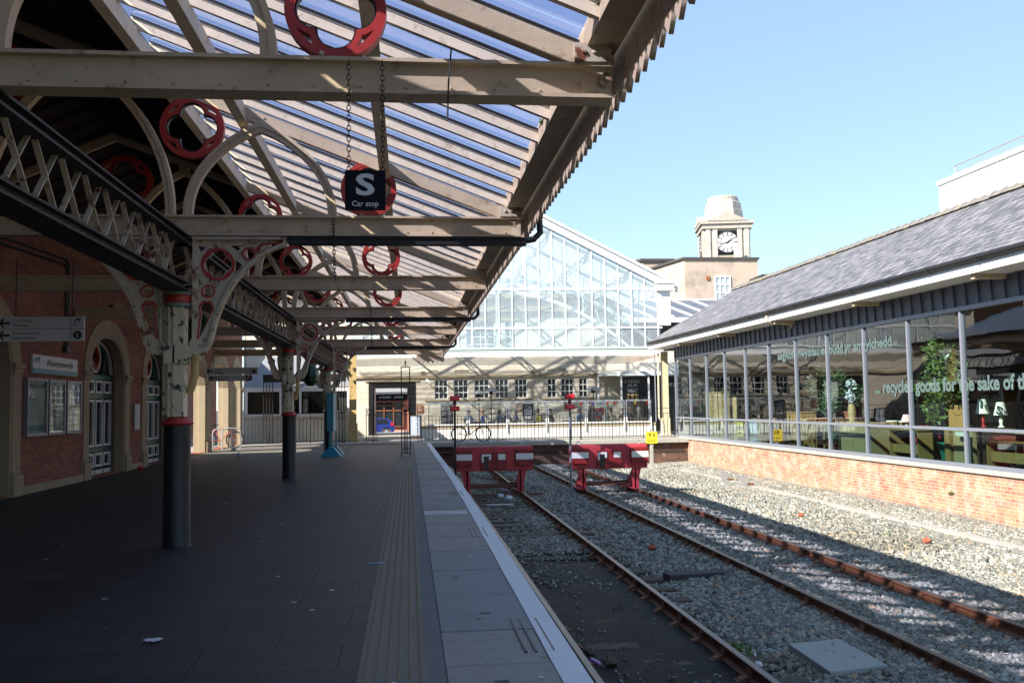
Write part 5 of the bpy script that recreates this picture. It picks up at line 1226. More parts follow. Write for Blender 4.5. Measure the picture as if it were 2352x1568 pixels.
b = MB(); b.box(.5, 12.3, SYY+.05, SYY+.3, 0, .46); b.build('wall', M['terrwall'], t); b = MB(); b.box(.5, 12.3, SYY+.03, SYY+.32, .46, .62); b.build('band', M['stone'], t)
b = MB()
for z in (.16, .31): b.box(.5, 12.3, SYY+.046, SYY+.05, z, z+.006)
for i in range(28): b.box(.7+i*.42, .705+i*.42, SYY+.046, SYY+.05, .01, .45)
b.build('wall_joints', M['concrete'], t)
# bunting
bt = thing('bunting', 'string of red purple and yellow pennants across the terrace screens', 'bunting', (9, SYY-.05, 1.7))
M['bpurple'] = paint('purple pennant', (.22, .1, .4), .7, var=.05, bmp=0); M['bred'] = paint('red pennant', (.7, .06, .03), .7, var=.05, bmp=0); M['byel'] = paint('yellow pennant', (.75, .55, .05), .7, var=.05, bmp=0)
b = MB(); b.tube([(7.4, SYY-.05, 1.66), (12.1, SYY-.05, 1.66)], .004, 4); b.build('string', M['whitel'], bt)
for i, x in enumerate((7.95, 8.5, 9.1, 9.85, 10.2, 10.95, 11.25, 11.85)):
    b = MB(); b.prism([(x-.07, 1.66), (x+.07, 1.66), (x, 1.44)], XZ, SYY-.055, SYY-.05); b.build('pennant', M[('bred', 'bred', 'bpurple', 'bred', 'bred', 'bpurple', 'byel', 'bred')[i]], bt)
# boards
t = thing('menu_board', 'tall black menu board with white writing behind the leftmost screen', 'menu board', (1.85, 48, 0))
b = MB(); b.box(1.6, 2.22, 48, 48.04, .5, 1.72); b.build('board', M['chalk'], t)
text('MENU', (1.64, 47.995, 1.60), FY, .06, M['letter'], t, fit=.4)
b = MB(); rr = random.Random(4)
for j in range(12): b.box(1.64, 1.64+rr.uniform(.1, .25), 47.99, 47.995, 1.50-j*.075, 1.512-j*.075); b.box(1.98, 1.98+rr.uniform(.08, .2), 47.99, 47.995, 1.46-j*.075, 1.472-j*.075)
b.build('writing', M['letter'], t)
t = thing('drinks_board', 'framed chalkboard reading free drink on the terrace screen', 'chalkboard', (5.86, 46.9, .8))
b = MB(); b.box(5.57, 6.14, 46.9, 46.94, .76, 1.63); b.build('frame', M['concrete'], t); b = MB(); b.box(5.60, 6.11, 46.885, 46.898, .79, 1.60); b.build('board', M['chalk'], t)
text('FREE', (5.86, 46.882, 1.22), FY, .11, M['letter'], t, fit=.38, align='CENTER', bold=.02); text('DRINK', (5.86, 46.882, 1.07), FY, .11, M['letter'], t, fit=.38, align='CENTER', bold=.02)
b = MB()
for j in range(3): b.box(5.68+.02*j, 6.04-.02*j, 46.88, 46.884, 1.0-j*.05, 1.012-j*.05)
b.ribbon(circ(5.80, 1.45, .07, 16), circ(5.80, 1.45, .085, 16), XZ, 46.88, 46.884, True); b.box(5.92, 6.0, 46.88, 46.884, 1.38, 1.4); b.box(5.92, 5.93, 46.88, 46.884, 1.4, 1.52); b.box(5.99, 6.0, 46.88, 46.884, 1.4, 1.52); b.build('chalk_drawing', M['letter'], t)
t = thing('pavement_sign', 'blue and white pavement sign standing by the gateway', 'pavement sign', (.35, 47, 0))
b = MB(); b.box(.05, .62, 47.0, 47.05, .05, 1.15); b.build('frame', M['darkwood'], t); b = MB(); b.box(.10, .57, 46.98, 46.998, .15, 1.1); b.build('panel', M['posterblue'], t)
b = MB()
for j in range(9): b.box(.15, .15+.2+.04*(j % 3), 46.975, 46.979, 1.0-j*.09, 1.03-j*.09)
b.build('writing', M['letter'], t)
t = thing('menu_banner', 'pale menu banner above the display stand behind the fifth screen', 'banner', (9.6, 48.3, 0))
b = MB(); b.box(9.35, 10.05, 48.3, 48.32, 1.42, 1.72); b.build('panel', M['whitel'], t); text('CAFE CLUB', (9.7, 48.29, 1.53), FY, .08, M['bpurple'], t, fit=.5, align='CENTER')
b = MB(); b.box(9.3, 9.34, 48.3, 48.34, 0, 1.75); b.box(10.06, 10.1, 48.3, 48.34, 0, 1.75); b.build('stand', M['whitel'], t)
t = thing('magazine_rack', 'display rack of red and white leaflets behind the fifth screen', 'display rack', (9.7, 48.6, 0)); rr = random.Random(8)
b = MB(); b.box(9.4, 10.0, 48.6, 48.66, 0, 1.38); b.build('rack', M['concrete'], t)
for k in range(4):
    for j in range(4): b = MB(); x = 9.42+j*.145; z = .62+k*.19; b.box(x, x+.12, 48.55, 48.58, z, z+.15); b.build('leaflet', M[rr.choice(('bred', 'letter', 'paleply', 'bred', 'bpurple'))], t)
# patio heaters
def heater(x, y, z, lab):
    t = thing('patio_heater', lab, 'patio heater', (x, y, 0), 'dome topped patio heaters')
    b = MB(); b.lathe(x, y, [(.42, z-.1), (.40, z-.07), (.28, z+.0), (.12, z+.06), (.03, z+.10)], 20); b.build('reflector_dome', M['pvc'], t, smooth=True)
    b = MB(); b.lathe(x, y, [(.10, z-.25), (.11, z-.1), (.10, z-.02)], 12); b.build('burner', M['black'], t)
    b = MB(); b.tube([(x, y, .7), (x, y, z-.2)], .03, 8); b.lathe(x, y, [(.24, 0), (.24, .5), (.18, .75), (.04, .8)], 12); b.build('stand', M['black'], t)
heater(4.10, 47.6, 2.36, 'patio heater with grey dome right of the other above the bicycle')
heater(3.62, 49.4, 2.27, 'patio heater with grey dome left of the taller one above the bicycle')
heater(9.30, 47.8, 2.36, 'patio heater with grey dome beside the café shopfront')
# tables
def cafe_table(x, y, lab):
    t = thing('cafe_table', lab, 'table', (x, y, 0), 'café tables on the terrace')
    b = MB(); b.lathe(x, y, [(.36, .71), (.36, .74), (.34, .75)], 16); b.build('table_top', M['darkwood'], t); b = MB(); b.tube([(x, y, .03), (x, y, .71)], .03, 8); b.lathe(x, y, [(.22, 0), (.2, .03)], 12); b.build('table_leg', M['black'], t)
for x, y, l in ((3.2, 48.3, 'café table between the two leftmost seated people'), (4.9, 48.2, 'café table right of the person with a blue top'), (6.9, 48.5, 'café table beside the person with a yellow bag'), (8.1, 48.3, 'café table left of the standing person'), (10.5, 48.9, 'café table behind the display rack'), (11.5, 48.2, 'café table nearest the cream pillar')): cafe_table(x, y, l)
# ================================================================== PEOPLE
def person(x, y, rz, cloth, hairm, label, standing=False, sc=1.0, trousers='navy', lean=.08):
    t = thing('person', label, 'person', (x, y, 0), None, rz)
    if standing: J = dict(hip=(0, 0, .92), k1=(.10, .02, .5), k2=(-.10, -.05, .5), a1=(.11, -.02, .08), a2=(-.12, .06, .08), f1=(.12, -.16, .03), f2=(-.13, -.08, .03), el1=(.30, -.02, 1.12), el2=(-.30, .0, 1.12), h1=(.24, -.24, 1.02), h2=(-.28, -.1, .86)); z0 = .92
    else: J = dict(hip=(0, 0, .50), k1=(.12, -.42, .50), k2=(-.12, -.42, .50), a1=(.12, -.40, .08), a2=(-.12, -.44, .08), f1=(.12, -.56, .04), f2=(-.12, -.6, .04), el1=(.27, -.12, .74), el2=(-.27, -.12, .74), h1=(.12, -.36, .80), h2=(-.12, -.36, .80)); z0 = .50
    P = [J['hip'], (0, -lean*.3, z0+.18), (0, -lean, z0+.40), (0, -lean, z0+.50), (0, -lean-.01, z0+.58), (0, -lean-.03, z0+.68), (0, -lean-.03, z0+.78),
         (.17, -lean, z0+.45), J['el1'], J['h1'], (-.17, -lean, z0+.45), J['el2'], J['h2'], (.09, 0, z0-.02), J['k1'], J['a1'], J['f1'], (-.09, 0, z0-.02), J['k2'], J['a2'], J['f2'],
         (J['h1'][0]-.02, J['h1'][1]-.09, J['h1'][2]), (J['h2'][0]+.02, J['h2'][1]-.09, J['h2'][2])]
    Rr = [(.14, .11), (.13, .10), (.16, .11), (.09, .08), (.05, .05), (.075, .09), (.07, .085), (.065, .065), (.045, .045), (.032, .032), (.065, .065), (.045, .045), (.032, .032),
          (.09, .09), (.065, .065), (.045, .045), (.04, .03), (.09, .09), (.065, .065), (.045, .045), (.04, .03), (.03, .015), (.03, .015)]
    Ed = [(0, 1), (1, 2), (2, 3), (3, 4), (4, 5), (5, 6), (3, 7), (7, 8), (8, 9), (9, 21), (3, 10), (10, 11), (11, 12), (12, 22), (0, 13), (13, 14), (14, 15), (15, 16), (0, 17), (17, 18), (18, 19), (19, 20)]
    me = bpy.data.meshes.new('body'); me.from_pydata(P, Ed, []); o = bpy.data.objects.new('tmpbody', me); C.objects.link(o)
    sk = o.modifiers.new('s', 'SKIN'); sk.use_smooth_shade = True
    for i, v in enumerate(me.skin_vertices[0].data): v.radius = Rr[i]; v.use_root = (i == 0)
    ss_ = o.modifiers.new('u', 'SUBSURF'); ss_.levels = 1; ss_.render_levels = 1
    dg = bpy.context.evaluated_depsgraph_get(); m2 = bpy.data.meshes.new_from_object(o.evaluated_get(dg)); bpy.data.objects.remove(o)
    m2.materials.clear(); [m2.materials.append(q) for q in (M[cloth], M['skin'], M[trousers])]
    for p in m2.polygons:
        c = p.center; h1, h2 = Vector(J['h1']), Vector(J['h2'])
        if c.z > z0+.56 or (c-h1).length < .13 or (c-h2).length < .13: p.material_index = 1
        elif c.z < z0+.06 and (standing or c.y < 0 or c.z < z0-.05): p.material_index = 2
        else: p.material_index = 0
        p.use_smooth = True
    bo = bpy.data.objects.new('body', m2); C.objects.link(bo); bo.parent = t
    hy, hz_ = -lean-.03, z0+.74
    b = MB(); b.ball((0, hy+.02, hz_+.045), (.088, .105, .10), 12); b.ball((0, hy+.06, hz_-.03), (.08, .06, .09), 10); local(b, 'hair', M[hairm], t, smooth=True)
    b = MB(); b.tube([(0, hy-.085, hz_+.015), (0, hy-.112, hz_-.02)], [.008, .016], 6)
    for s in (-1, 1): b.ball((s*.078, hy, hz_-.01), (.012, .022, .03), 6)
    local(b, 'nose_and_ears', M['skin'], t) if 0 else local(b, 'face_features', M['skin'], t)
    t.scale = (sc, sc, sc); return t
M['ctblue'] = paint('pale blue shirt', (.28, .36, .48), .8, var=.1, bmp=0); M['cblue'] = paint('blue top', (.03, .06, .22), .8, var=.1, bmp=0); M['cgrey'] = paint('grey top', (.2, .22, .26), .8, var=.1, bmp=0)
M['cdark'] = paint('dark jacket', (.02, .02, .025), .8, var=.1, bmp=0); M['cwhite'] = paint('white top', (.6, .6, .6), .8, var=.1, bmp=0); M['clil'] = paint('lilac top', (.35, .3, .45), .8, var=.1, bmp=0)
M['cmar'] = paint('maroon top', (.25, .02, .06), .8, var=.1, bmp=0); M['cteal'] = paint('bright blue top', (.03, .2, .45), .8, var=.1, bmp=0); M['cbeige'] = paint('beige top', (.45, .38, .28), .8, var=.1, bmp=0)
person(3.00, 48.0, radians(10), 'ctblue', 'hair', 'seated person with brown hair and pale blue top at left of the terrace')
person(3.85, 48.9, radians(-80), 'cblue', 'blond', 'seated person with fair hair in a dark blue top facing the heater pole')
person(4.55, 48.1, radians(180), 'cgrey', 'hair', 'person with black hair and grey top behind the ornamental post')
person(4.95, 48.8, radians(30), 'cdark', 'hair', 'seated person in dark clothing right of the grey topped one')
person(5.35, 48.4, radians(60), 'clil', 'greyhair', 'seated person with white hair and lilac top left of the chalkboard')
person(6.30, 48.1, radians(-60), 'cwhite', 'hair', 'seated person with dark hair and white top right of the chalkboard')
person(6.62, 48.6, radians(200), 'cbeige', 'hair', 'seated person leaning behind the yellow carrier bag')
person(7.35, 48.3, radians(-70), 'cdark', 'hair', 'seated person in black leaning over a table right of the fourth post', lean=.2)
person(8.75, 49.0, radians(40), 'cteal', 'hair', 'seated person in a bright blue top behind the second ornamental post')
person(9.05, 47.7, radians(90), 'cdark', 'hair', 'standing person in a dark jacket between two screens', standing=True)
person(9.28, 48.5, radians(70), 'cmar', 'blond', 'seated person in a maroon top beside the standing person')
person(10.35, 48.2, radians(190), 'cbeige', 'hair', 'seated person in beige bending by the last but one screen post', lean=.15)
person(11.05, 48.6, radians(-40), 'cbeige', 'blond', 'seated person in a patterned top right of the last screen post')
person(11.4, 48.9, radians(10), 'cdark', 'skin', 'bald seated person in dark clothes behind the last screen')
person(11.68, 48.4, radians(60), 'cgrey', 'greyhair', 'seated person with grey hair behind the last screen')
t = thing('carrier_bag', 'bright yellow carrier bag on the lap beside the chalkboard', 'bag', (6.5, 47.7, .7)); b = MB(); b.ball((6.48, 47.7, .82), (.17, .1, .17), 8); b.build('bag', M['bag'], t)
b = MB(); b.tube([(6.42, 47.7, .97), (6.45, 47.7, 1.08), (6.53, 47.7, 1.08), (6.55, 47.7, .97)], .01, 5); b.build('handle', M['bag'], t)
# ================================================================== BICYCLES
def bicycle(lab, mat, x, y, rz, sc=1., frame_r=.016):
    t = thing('bicycle', lab, 'bicycle', (x, y, 0), 'bicycles', rz)
    R_ = .34
    for cx in (-.53, .53):
        b = MB(); b.tube([(cx+R_*.965*cos(a), 0, R_+R_*.965*sin(a)) for a in [2*pi*i/40 for i in range(40)]], .024, 8, True); wh = local(b, 'wheel', M['rubber'], t)
        b = MB(); b.tube([(cx+.30*cos(a), 0, R_+.30*sin(a)) for a in [2*pi*i/32 for i in range(32)]], .009, 6, True); local(b, 'rim', M['steel'], wh)
        b = MB()
        for i in range(18): a = 2*pi*i/18; b.tube([(cx, .02*(-1)**i, R_), (cx+.30*cos(a), 0, R_+.30*sin(a))], .0018, 4)
        b.tube([(cx, -.04, R_), (cx, .04, R_)], .02, 8); local(b, 'spokes', M['steel'], wh)
    bb, st, hd, hb = (-.08, 0, .29), (-.20, 0, .78), (.36, 0, .82), (.40, 0, .68)
    b = MB()
    for p, q in ((bb, st), (st, hd), (bb, hb), (hb, hd)): b.tube([p, q], frame_r, 8)
    for s in (-.04, .04): b.tube([(-.08, s*.6, .29), (-.53, s, .34)], .010, 6); b.tube([(-.20, s*.5, .76), (-.53, s, .34)], .009, 6); b.tube([(.40, s, .66), (.46, s, .5), (.53, s, .34)], .013, 6)
    local(b, 'frame', M[mat], t, smooth=True)
    b = MB(); b.tube([(-.20, 0, .78), (-.235, 0, .93)], .012, 8); b.prism([(-.36, -.07), (-.32, -.08), (-.1, -.02), (-.1, .02), (-.32, .08), (-.36, .07)], lambda u, v, tt: (u, v, tt), .93, .965); local(b, 'saddle', M['black'], t, bevel=.01)
    b = MB(); b.tube([(.36, 0, .82), (.345, 0, .90), (.42, 0, .93)], .013, 8); b.tube([(.40, -.28, .93), (.42, -.1, .93), (.42, .1, .93), (.40, .28, .93)], .012, 8); b.tube([(.40, -.28, .93), (.41, -.17, .93)], .017, 8); b.tube([(.40, .28, .93), (.41, .17, .93)], .017, 8); local(b, 'handlebar', M['black'], t)
    b = MB(); b.tube([(-.08+.09*cos(a), -.05, .29+.09*sin(a)) for a in [2*pi*i/20 for i in range(20)]], .006, 5, True)
    b.tube([(-.08, -.06, .29), (-.02, -.07, .14)], .01, 6); b.tube([(-.08, .06, .29), (-.14, .07, .44)], .01, 6); b.cbox(-.02, -.11, .13, .10, .06, .02); b.cbox(-.14, .11, .45, .10, .06, .02); b.tube([(-.08, -.05, .38), (-.53, -.05, .37)], .004, 4); b.tube([(-.08, -.05, .20), (-.53, -.05, .31)], .004, 4); local(b, 'crankset', M['darkpaint'], t)
    return t
bicycle('black mountain bicycle leaning on the railing behind the left buffer', 'black', 2.72, 42.05, 0)
bk = bicycle('dark red bicycle partly hidden by the arcade pier', 'cloth_red', -7.55, 40.0, radians(10))
for k, (x, y) in enumerate(((-7.05, 37.6), (-7.0, 39.2))):
    t = thing('cycle_stand', ('galvanised hoop cycle stand nearest the platform', 'galvanised hoop cycle stand behind the nearer hoop')[k], 'cycle stand', (x, y, 0), 'hoop cycle stands')
    pts = [(x-.35, y, 0), (x-.35, y, .7)]+[(x-.23-.12*cos(a), y, .7+.12*sin(a)) for a in (pi/6, pi/3, pi/2)]+[(x+.23+.12*sin(a), y, .7+.12*cos(a)) for a in (0, pi/6, pi/3, pi/2)]+[(x+.35, y, 0)]
    b = MB(); b.tube(pts, .025, 8); b.build('hoop', M['steel'], t, smooth=True); b = MB(); [b.lathe(x+s*.35, y, [(.06, 0), (.06, .012), (.03, .015)], 12) for s in (-1, 1)]; b.build('foot_plates', M['steel'], t)
# ================================================================== BUFFERS
def buffer(x, y, lab):
    t = thing('buffer_stop', lab, 'buffer stop', (x, y, RZ), 'red buffer stops')
    def L(b, n, m, **k): return local(b, n, m, t, **k)
    z = .985                                                         # beam centre above rail
    b = MB(); b.box(-1.12, 1.12, 0, .30, z-.42, z+.24); b.box(-1.12, 1.12, .02, .34, z+.20, z+.27); L(b, 'beam', M['redb'], bevel=.015)
    for s in (-1, 1):
        b = MB(); b.box(s*.87-.25, s*.87+.25, -.13, -.005, z-.25, z+.18); b.box(s*.87-.25, s*.87+.25, -.135, -.13, z+.10, z+.11); p = L(b, 'buffer_pad', M['redpad'], bevel=.01)
        b = MB(); b.box(s*.87-.245, s*.87+.245, -.145, -.137, z-.10, z+.07); local(b, 'white_stripe', M['white'], p)
        b = MB(); [b.ball((s*.87+dx, -.137, z+dz), .018, 6) for dx in (-.2, .2) for dz in (-.2, .14)]; local(b, 'pad_bolts', M['black'], p)
        b = MB(); b.tube([(s*.87+.055*cos(a), .15, z+.31+.055*sin(a)) for a in [2*pi*i/16 for i in range(16)]], .014, 6, True); L(b, 'lifting_eye', M['steel'])
        b = MB()                                                      # leg: bent plate running down to the rail and a raking web behind
        b.prism([(s*.93, z-.42), (s*.72, z-.42), (s*.66, .25), (s*.70, -.02), (s*.86, -.02), (s*.86, .25)][::s], XZ, .02, .07)
        b.prism([(.02, z-.42), (.30, z-.42), (1.25, .06), (1.25, -.02), (.02, -.02)], lambda u, v, tt: (tt, u, v), s*.76-.02, s*.76+.02)
        b.box(s*.76-.12, s*.76+.12, 0, 1.3, -.03, 0); L(b, 'support_leg', M['redb'])
    b = MB(); b.box(-.36, -.07, -.07, -.002, z-.40, z+.10); b.box(.10, .36, -.065, -.002, z-.40, z+.10); b.box(-.07, .10, -.05, -.002, z-.38, z+.10); c = L(b, 'centre_box', M['redpad'], bevel=.008)
    b = MB(); b.box(-.35, -.29, -.08, -.072, z-.16, z+.0); b.box(-.35, -.08, -.08, -.072, z+.0, z+.06); b.box(-.14, -.08, -.08, -.072, z-.1, z+.0); b.box(.12, .33, -.075, -.067, z-.1, z+.06); local(b, 'white_plate', M['white'], c)
    b = MB(); b.box(-.28, -.15, -.083, -.0735, z-.36, z-.02); local(b, 'socket', M['black'], c)
    b = MB()
    for yy in (.35, .95): b.beam((-.72, yy, .10), (.72, yy, .10), .07, .07)
    b.beam((-.72, 1.0, .12), (.72, .3, .12), .04, .04); b.beam((-.72, .3, .14), (.72, 1.0, .14), .04, .04); L(b, 'cross_bracing', M['redbar'])
    return t
buffer(2.40, 27.3, 'red buffer stop with white stripes on the near track')
buffer(5.72, 27.2, 'red buffer stop with white stripes on the far track beside the yellow sign')
def stoplamp(x, y, lab, mat):
    t = thing('stop_lamp_post', lab, 'signal lamp', (x, y, -1), 'red stop lamp posts')
    b = MB(); b.tube([(x, y, -1.1), (x, y, 1.75)], .032, 10); b.build('post', mat, t, smooth=True)
    for z in (1.79, 1.50):
        b = MB(); b.cbox(x, y-.02, z, .25, .10, .115); b.build('lamp_case', M['black'], t, bevel=.01) if 0 else None
        b = MB(); b.cbox(x, y-.06, z, .245, .10, .115); b.build('lamp', M['lampred'], t, bevel=.02)
    b = MB(); b.cbox(x, y, 1.79, .27, .08, .135); b.cbox(x, y, 1.50, .27, .08, .135); b.tube([(x, y, 1.6), (x, y, 1.7)], .05, 8); b.build('lamp_backing', M['redpad'], t)
stoplamp(1.30, 27.1, 'black post with two red lamps at the platform edge', M['black'])
stoplamp(4.50, 26.6, 'steel grey post with two red lamps between the tracks', M['alu'])
t = thing('distance_sign', 'yellow square sign reading 95 on a pale post', 'sign', (9.6, 37, -1.1))
SYZ = 37.5; k = SYZ/34
def sx(x): return x*k
cxs = 8.72*k; 
b = MB(); pts = []
for qx, qz in ((.19, .19), (-.19, .19), (-.19, -.19), (.19, -.19)):
    a0 = atan2(qz, qx); 
    for a in (-pi/4, 0, pi/4): pts.append((cxs+qx+.045*cos(a0+a), .20+qz+.045*sin(a0+a)))
b.prism(pts, XZ, SYZ-.03, SYZ-.01); b.build('panel', M['yellow'], t)
text('9 5', (cxs, SYZ-.034, .24), FY, .13, M['blackletter'], t, fit=.27, align='CENTER', bold=.02)
b = MB(); [b.prism(circ(cxs+d, .08, .028, 12), XZ, SYZ-.034, SYZ-.031) for d in (-.11, 0, .11)]; b.build('dots', M['blackletter'], t)
b = MB(); b.box(cxs-.06, cxs+.06, SYZ, SYZ+.1, -1.15, -.05); b.build('post', M['concrete'], t)
# ================================================================== TURQUOISE STAND
t = thing('information_stand', 'turquoise metal stand on wedge feet beside the far column', 'stand', (-2.5, 32, 0))
X0, YS = -2.5, 31.6
for dy in (0, 1.2):
    b = MB(); b.add([(X0-.33, YS-.15+dy, 0), (X0+.33, YS-.15+dy, 0), (X0+.33, YS+.55+dy, 0), (X0-.33, YS+.55+dy, 0), (X0-.08, YS+dy, .30), (X0+.08, YS+dy, .30), (X0+.08, YS+.35+dy, .30), (X0-.08, YS+.35+dy, .30)], [(3, 2, 1, 0), (4, 5, 6, 7), (0, 1, 5, 4), (1, 2, 6, 5), (2, 3, 7, 6), (3, 0, 4, 7)])
    b.build('wedge_foot', M['turq'], t)
b = MB(); [b.box(X0+dx-.035, X0+dx+.035, YS+.05, YS+.12, .25, 2.0) for dx in (-.03, )]; b.box(X0+.045, X0+.09, YS+1.25, YS+1.32, .25, 2.0); b.build('upright', M['turq'], t)
b = MB(); b.box(X0-.13, X0+.08, YS-.02, YS+1.4, .82, 2.05); b.build('panel', M['turq'], t); 
b = MB(); b.box(X0-.12, X0-.05, YS-.026, YS-.021, .84, 2.03); b.box(X0-.03, X0+.07, YS-.026, YS-.021, 1.6, 2.03); b.build('panel_strip', M['teal'], t)
# ================================================================== LITTER AND THINGS ON THE GROUND
def crumple(name, x, y, z, r, mat, lab, cat, grp=None, seed=0):
    rr = random.Random(seed); b = MB(); b.ball((x, y, z+r*.5), (r, r*.8, r*.55), 9); b.V = [(vx+rr.uniform(-.25, .25)*r, vy+rr.uniform(-.25, .25)*r, vz+rr.uniform(-.2, .2)*r) for vx, vy, vz in b.V]
    return tag(b.build(name, M[mat], None), lab, cat, grp)
crumple('paper_scrap', 2.72, 26.2, -1.0, .11, 'paper', 'crumpled white paper beneath the left buffer, nearest the camera', 'litter', 'litter on the tracks', 1)
crumple('paper_scrap', 2.55, 26.9, -1.0, .10, 'paper', 'crumpled white paper lying on the red bar under the buffer', 'litter', 'litter on the tracks', 2)
crumple('paper_scrap', 2.75, 28.3, -1.0, .13, 'paper', 'pile of pale scraps behind the legs of the left buffer', 'litter', 'litter on the tracks', 3)
crumple('plastic_bottle', 4.85, 14.2, -1.02, .055, 'paper', 'small clear bottle right of the dark board', 'litter', 'litter on the tracks', 4)
crumple('plastic_bottle', 3.42, 9.35, -1.04, .05, 'paper', 'clear bottle beside the grey slab and near rail', 'litter', 'litter on the tracks', 5)
crumple('wrapper', 2.62, 10.6, -1.03, .05, 'orange', 'small orange wrapper on the oily bed', 'litter', 'litter on the tracks', 6)
crumple('wrapper', 2.80, 10.45, -1.03, .045, 'paper', 'clear wrapper right of the orange one', 'litter', 'litter on the tracks', 7)
crumple('brown_stone', 1.95, 9.5, -1.02, .10, 'sleeper', 'brown stone right of the purple can', 'stone', 'loose stones', 8); crumple('brown_stone', 1.83, 9.95, -1.02, .08, 'sleeper', 'brown stone left of the purple can', 'stone', 'loose stones', 9)
crumple('brick_fragment', 9.23, 16.5, -1.0, .09, 'brickbit', 'red brick fragment on the sunlit ballast at right', 'brick', 'brick fragments', 10)
crumple('brick_fragment', 8.7, 20.8, -1.0, .07, 'brickbit', 'small red fragment near the middle of the sunlit ballast', 'brick', 'brick fragments', 11)
crumple('brick_fragment', 4.25, 16.7, -1.0, .09, 'brickbit', 'dark red fragment left of the far track', 'brick', 'brick fragments', 12)
crumple('drink_can_litter', -7.1, 26.6, 0, .09, 'cloth_red', 'crushed red can at the foot of the doorway jamb', 'litter', None, 13)
crumple('paper_scrap', -6.7, 28.0, 0, .07, 'paper', 'white scrap on the paving by the second door', 'litter', 'litter on the platform', 14)
crumple('paper_scrap', -5.7, 33.2, 0, .10, 'paper', 'flat white scrap just before the sunlit strips', 'litter', 'litter on the platform', 15)
crumple('paper_scrap', -6.6, 37.5, 0, .10, 'paper', 'white scrap by the cycle stand in the sunlight', 'litter', 'litter on the platform', 16)
t = thing('drink_can', 'purple drink can lying beside the near rail', 'can', (1.80, 9.55, -1.0)); b = MB(); b.tube([(1.80, 9.62, -.98), (1.86, 9.46, -.99)], .033, 12); b.build('can_body', M['can'], t); b = MB(); b.tube([(1.86, 9.459, -.99), (1.863, 9.452, -.99)], .030, 12); b.build('can_lid', M['steel'], t)
b = MB(); b.add([(3.90, 9.76, -.93), (4.50, 9.87, -.93), (4.50, 8.83, -.93), (3.87, 8.70, -.93)]+[(3.90, 9.76, -.985), (4.50, 9.87, -.985), (4.50, 8.83, -.985), (3.87, 8.70, -.985)], [(0, 1, 2, 3), (7, 6, 5, 4), (0, 4, 5, 1), (1, 5, 6, 2), (2, 6, 7, 3), (3, 7, 4, 0)])
tag(b.build('paving_slab', M['slabgrey'], None, bevel=.006), 'square grey concrete slab lying between the tracks', 'slab')
b = MB(); b.cbox(4.16, 13.95, -.965, .86, .28, .10, .12); tag(b.build('stone_board', M['concblock'], None, bevel=.01), 'dark oblong board lying between the tracks', 'board')
b = MB(); b.cbox(2.75, 27.0, -.93, 2.0, .05, .06, .02); tag(b.build('red_sleeper_bar', M['redbar'], None), 'thin faded red bar across the near track before the buffer', 'bar')
b = MB(); b.cbox(2.33, 24.8, -.98, .68, .05, .03, -.03); tag(b.build('white_stick', M['white'], None), 'white painted stick lying between the near rails', 'stick')
for k, (x, y, l) in enumerate(((10.25, 30.6, 'short galvanised post in the ballast, farther of two'), (10.2, 28.6, 'short galvanised post in the ballast, nearer of two'))):
    t = thing('metal_post', l, 'post', (x, y, -1), 'short galvanised posts in the ballast')
    b = MB(); b.box(x-.09, x+.09, y-.03, y+.03, -1.1, -.70); b.box(x-.09, x-.07, y+.03, y+.1, -1.1, -.70); b.build('post_plate', M['steel'], t); b = MB(); b.cbox(x+.18, y, -.97, .2, .1, .1); b.build('connector', M['redoxide'], t)
b = MB(); y = 8
while y < 36: b.box(10.35, 10.58, y+.01, y+.98, -1.10, -.985); y += 1
tag(b.build('cable_trough', M['concrete'], None, bevel=.006), 'line of concrete cable trough lids along the ballast', 'cable trough')
tag(foliage('weed', (3.35, 9.7, -.98), (.12, .12, .09), 160, .03, M['moss'], None, 5), 'small green weed beside the near rail', 'weed', 'weeds')
tag(foliage('weed', (9.0, 17.6, -1.0), (.14, .09, .03), 120, .025, M['moss'], None, 6), 'flat green weed on the sunlit ballast', 'weed', 'weeds')
tag(foliage('weed', (12.15, 20.6, -.55), (.05, .12, .04), 100, .02, M['moss'], None, 7), 'green tuft growing from the brick base', 'weed', 'weeds')
# platform gum, stains and scraps
st2 = MB(); rr = random.Random(21)
for i in range(70):
    x, y = rr.uniform(-6.8, .9), rr.uniform(4, 24); r = rr.uniform(.008, .028); n = 7
    st2.add([(x+r*cos(2*pi*j/n)*rr.uniform(.6, 1.3), y+r*sin(2*pi*j/n)*rr.uniform(.6, 1.3), .0075) for j in range(n)], [tuple(range(n))])
tag(st2.build('gum_spots', M['linewhite'], None, fixn=False), 'pale gum spots scattered over the platform paving', 'gum spots', kind='stuff')
for x, y, r, s in ((-.09, 5.55, .07, 3), (.0, 4.95, .06, 4), (-1.75, 6.9, .06, 5)):
    rr = random.Random(s); b = MB(); b.add([(x+r*cos(2*pi*j/11)*rr.uniform(.5, 1.3), y+r*sin(2*pi*j/11)*rr.uniform(.4, 1.2), .016) for j in range(11)], [tuple(range(11))])
    tag(b.build('dropping_splash', M['linewhite'], None, fixn=False), {3: 'white splash on the tactile strip', 4: 'white splash at the bottom edge of the tactile strip', 5: 'white splash on the dark paving left of the tactile strip'}[s], 'splash', 'white splashes on the platform')
b = MB(); b.cbox(-.33, 9.9, .008, .16, .035, .008, .1); tag(b.build('blue_straw', M['ctblue'], None), 'pale blue wrapper at the left edge of the tactile strip', 'litter')
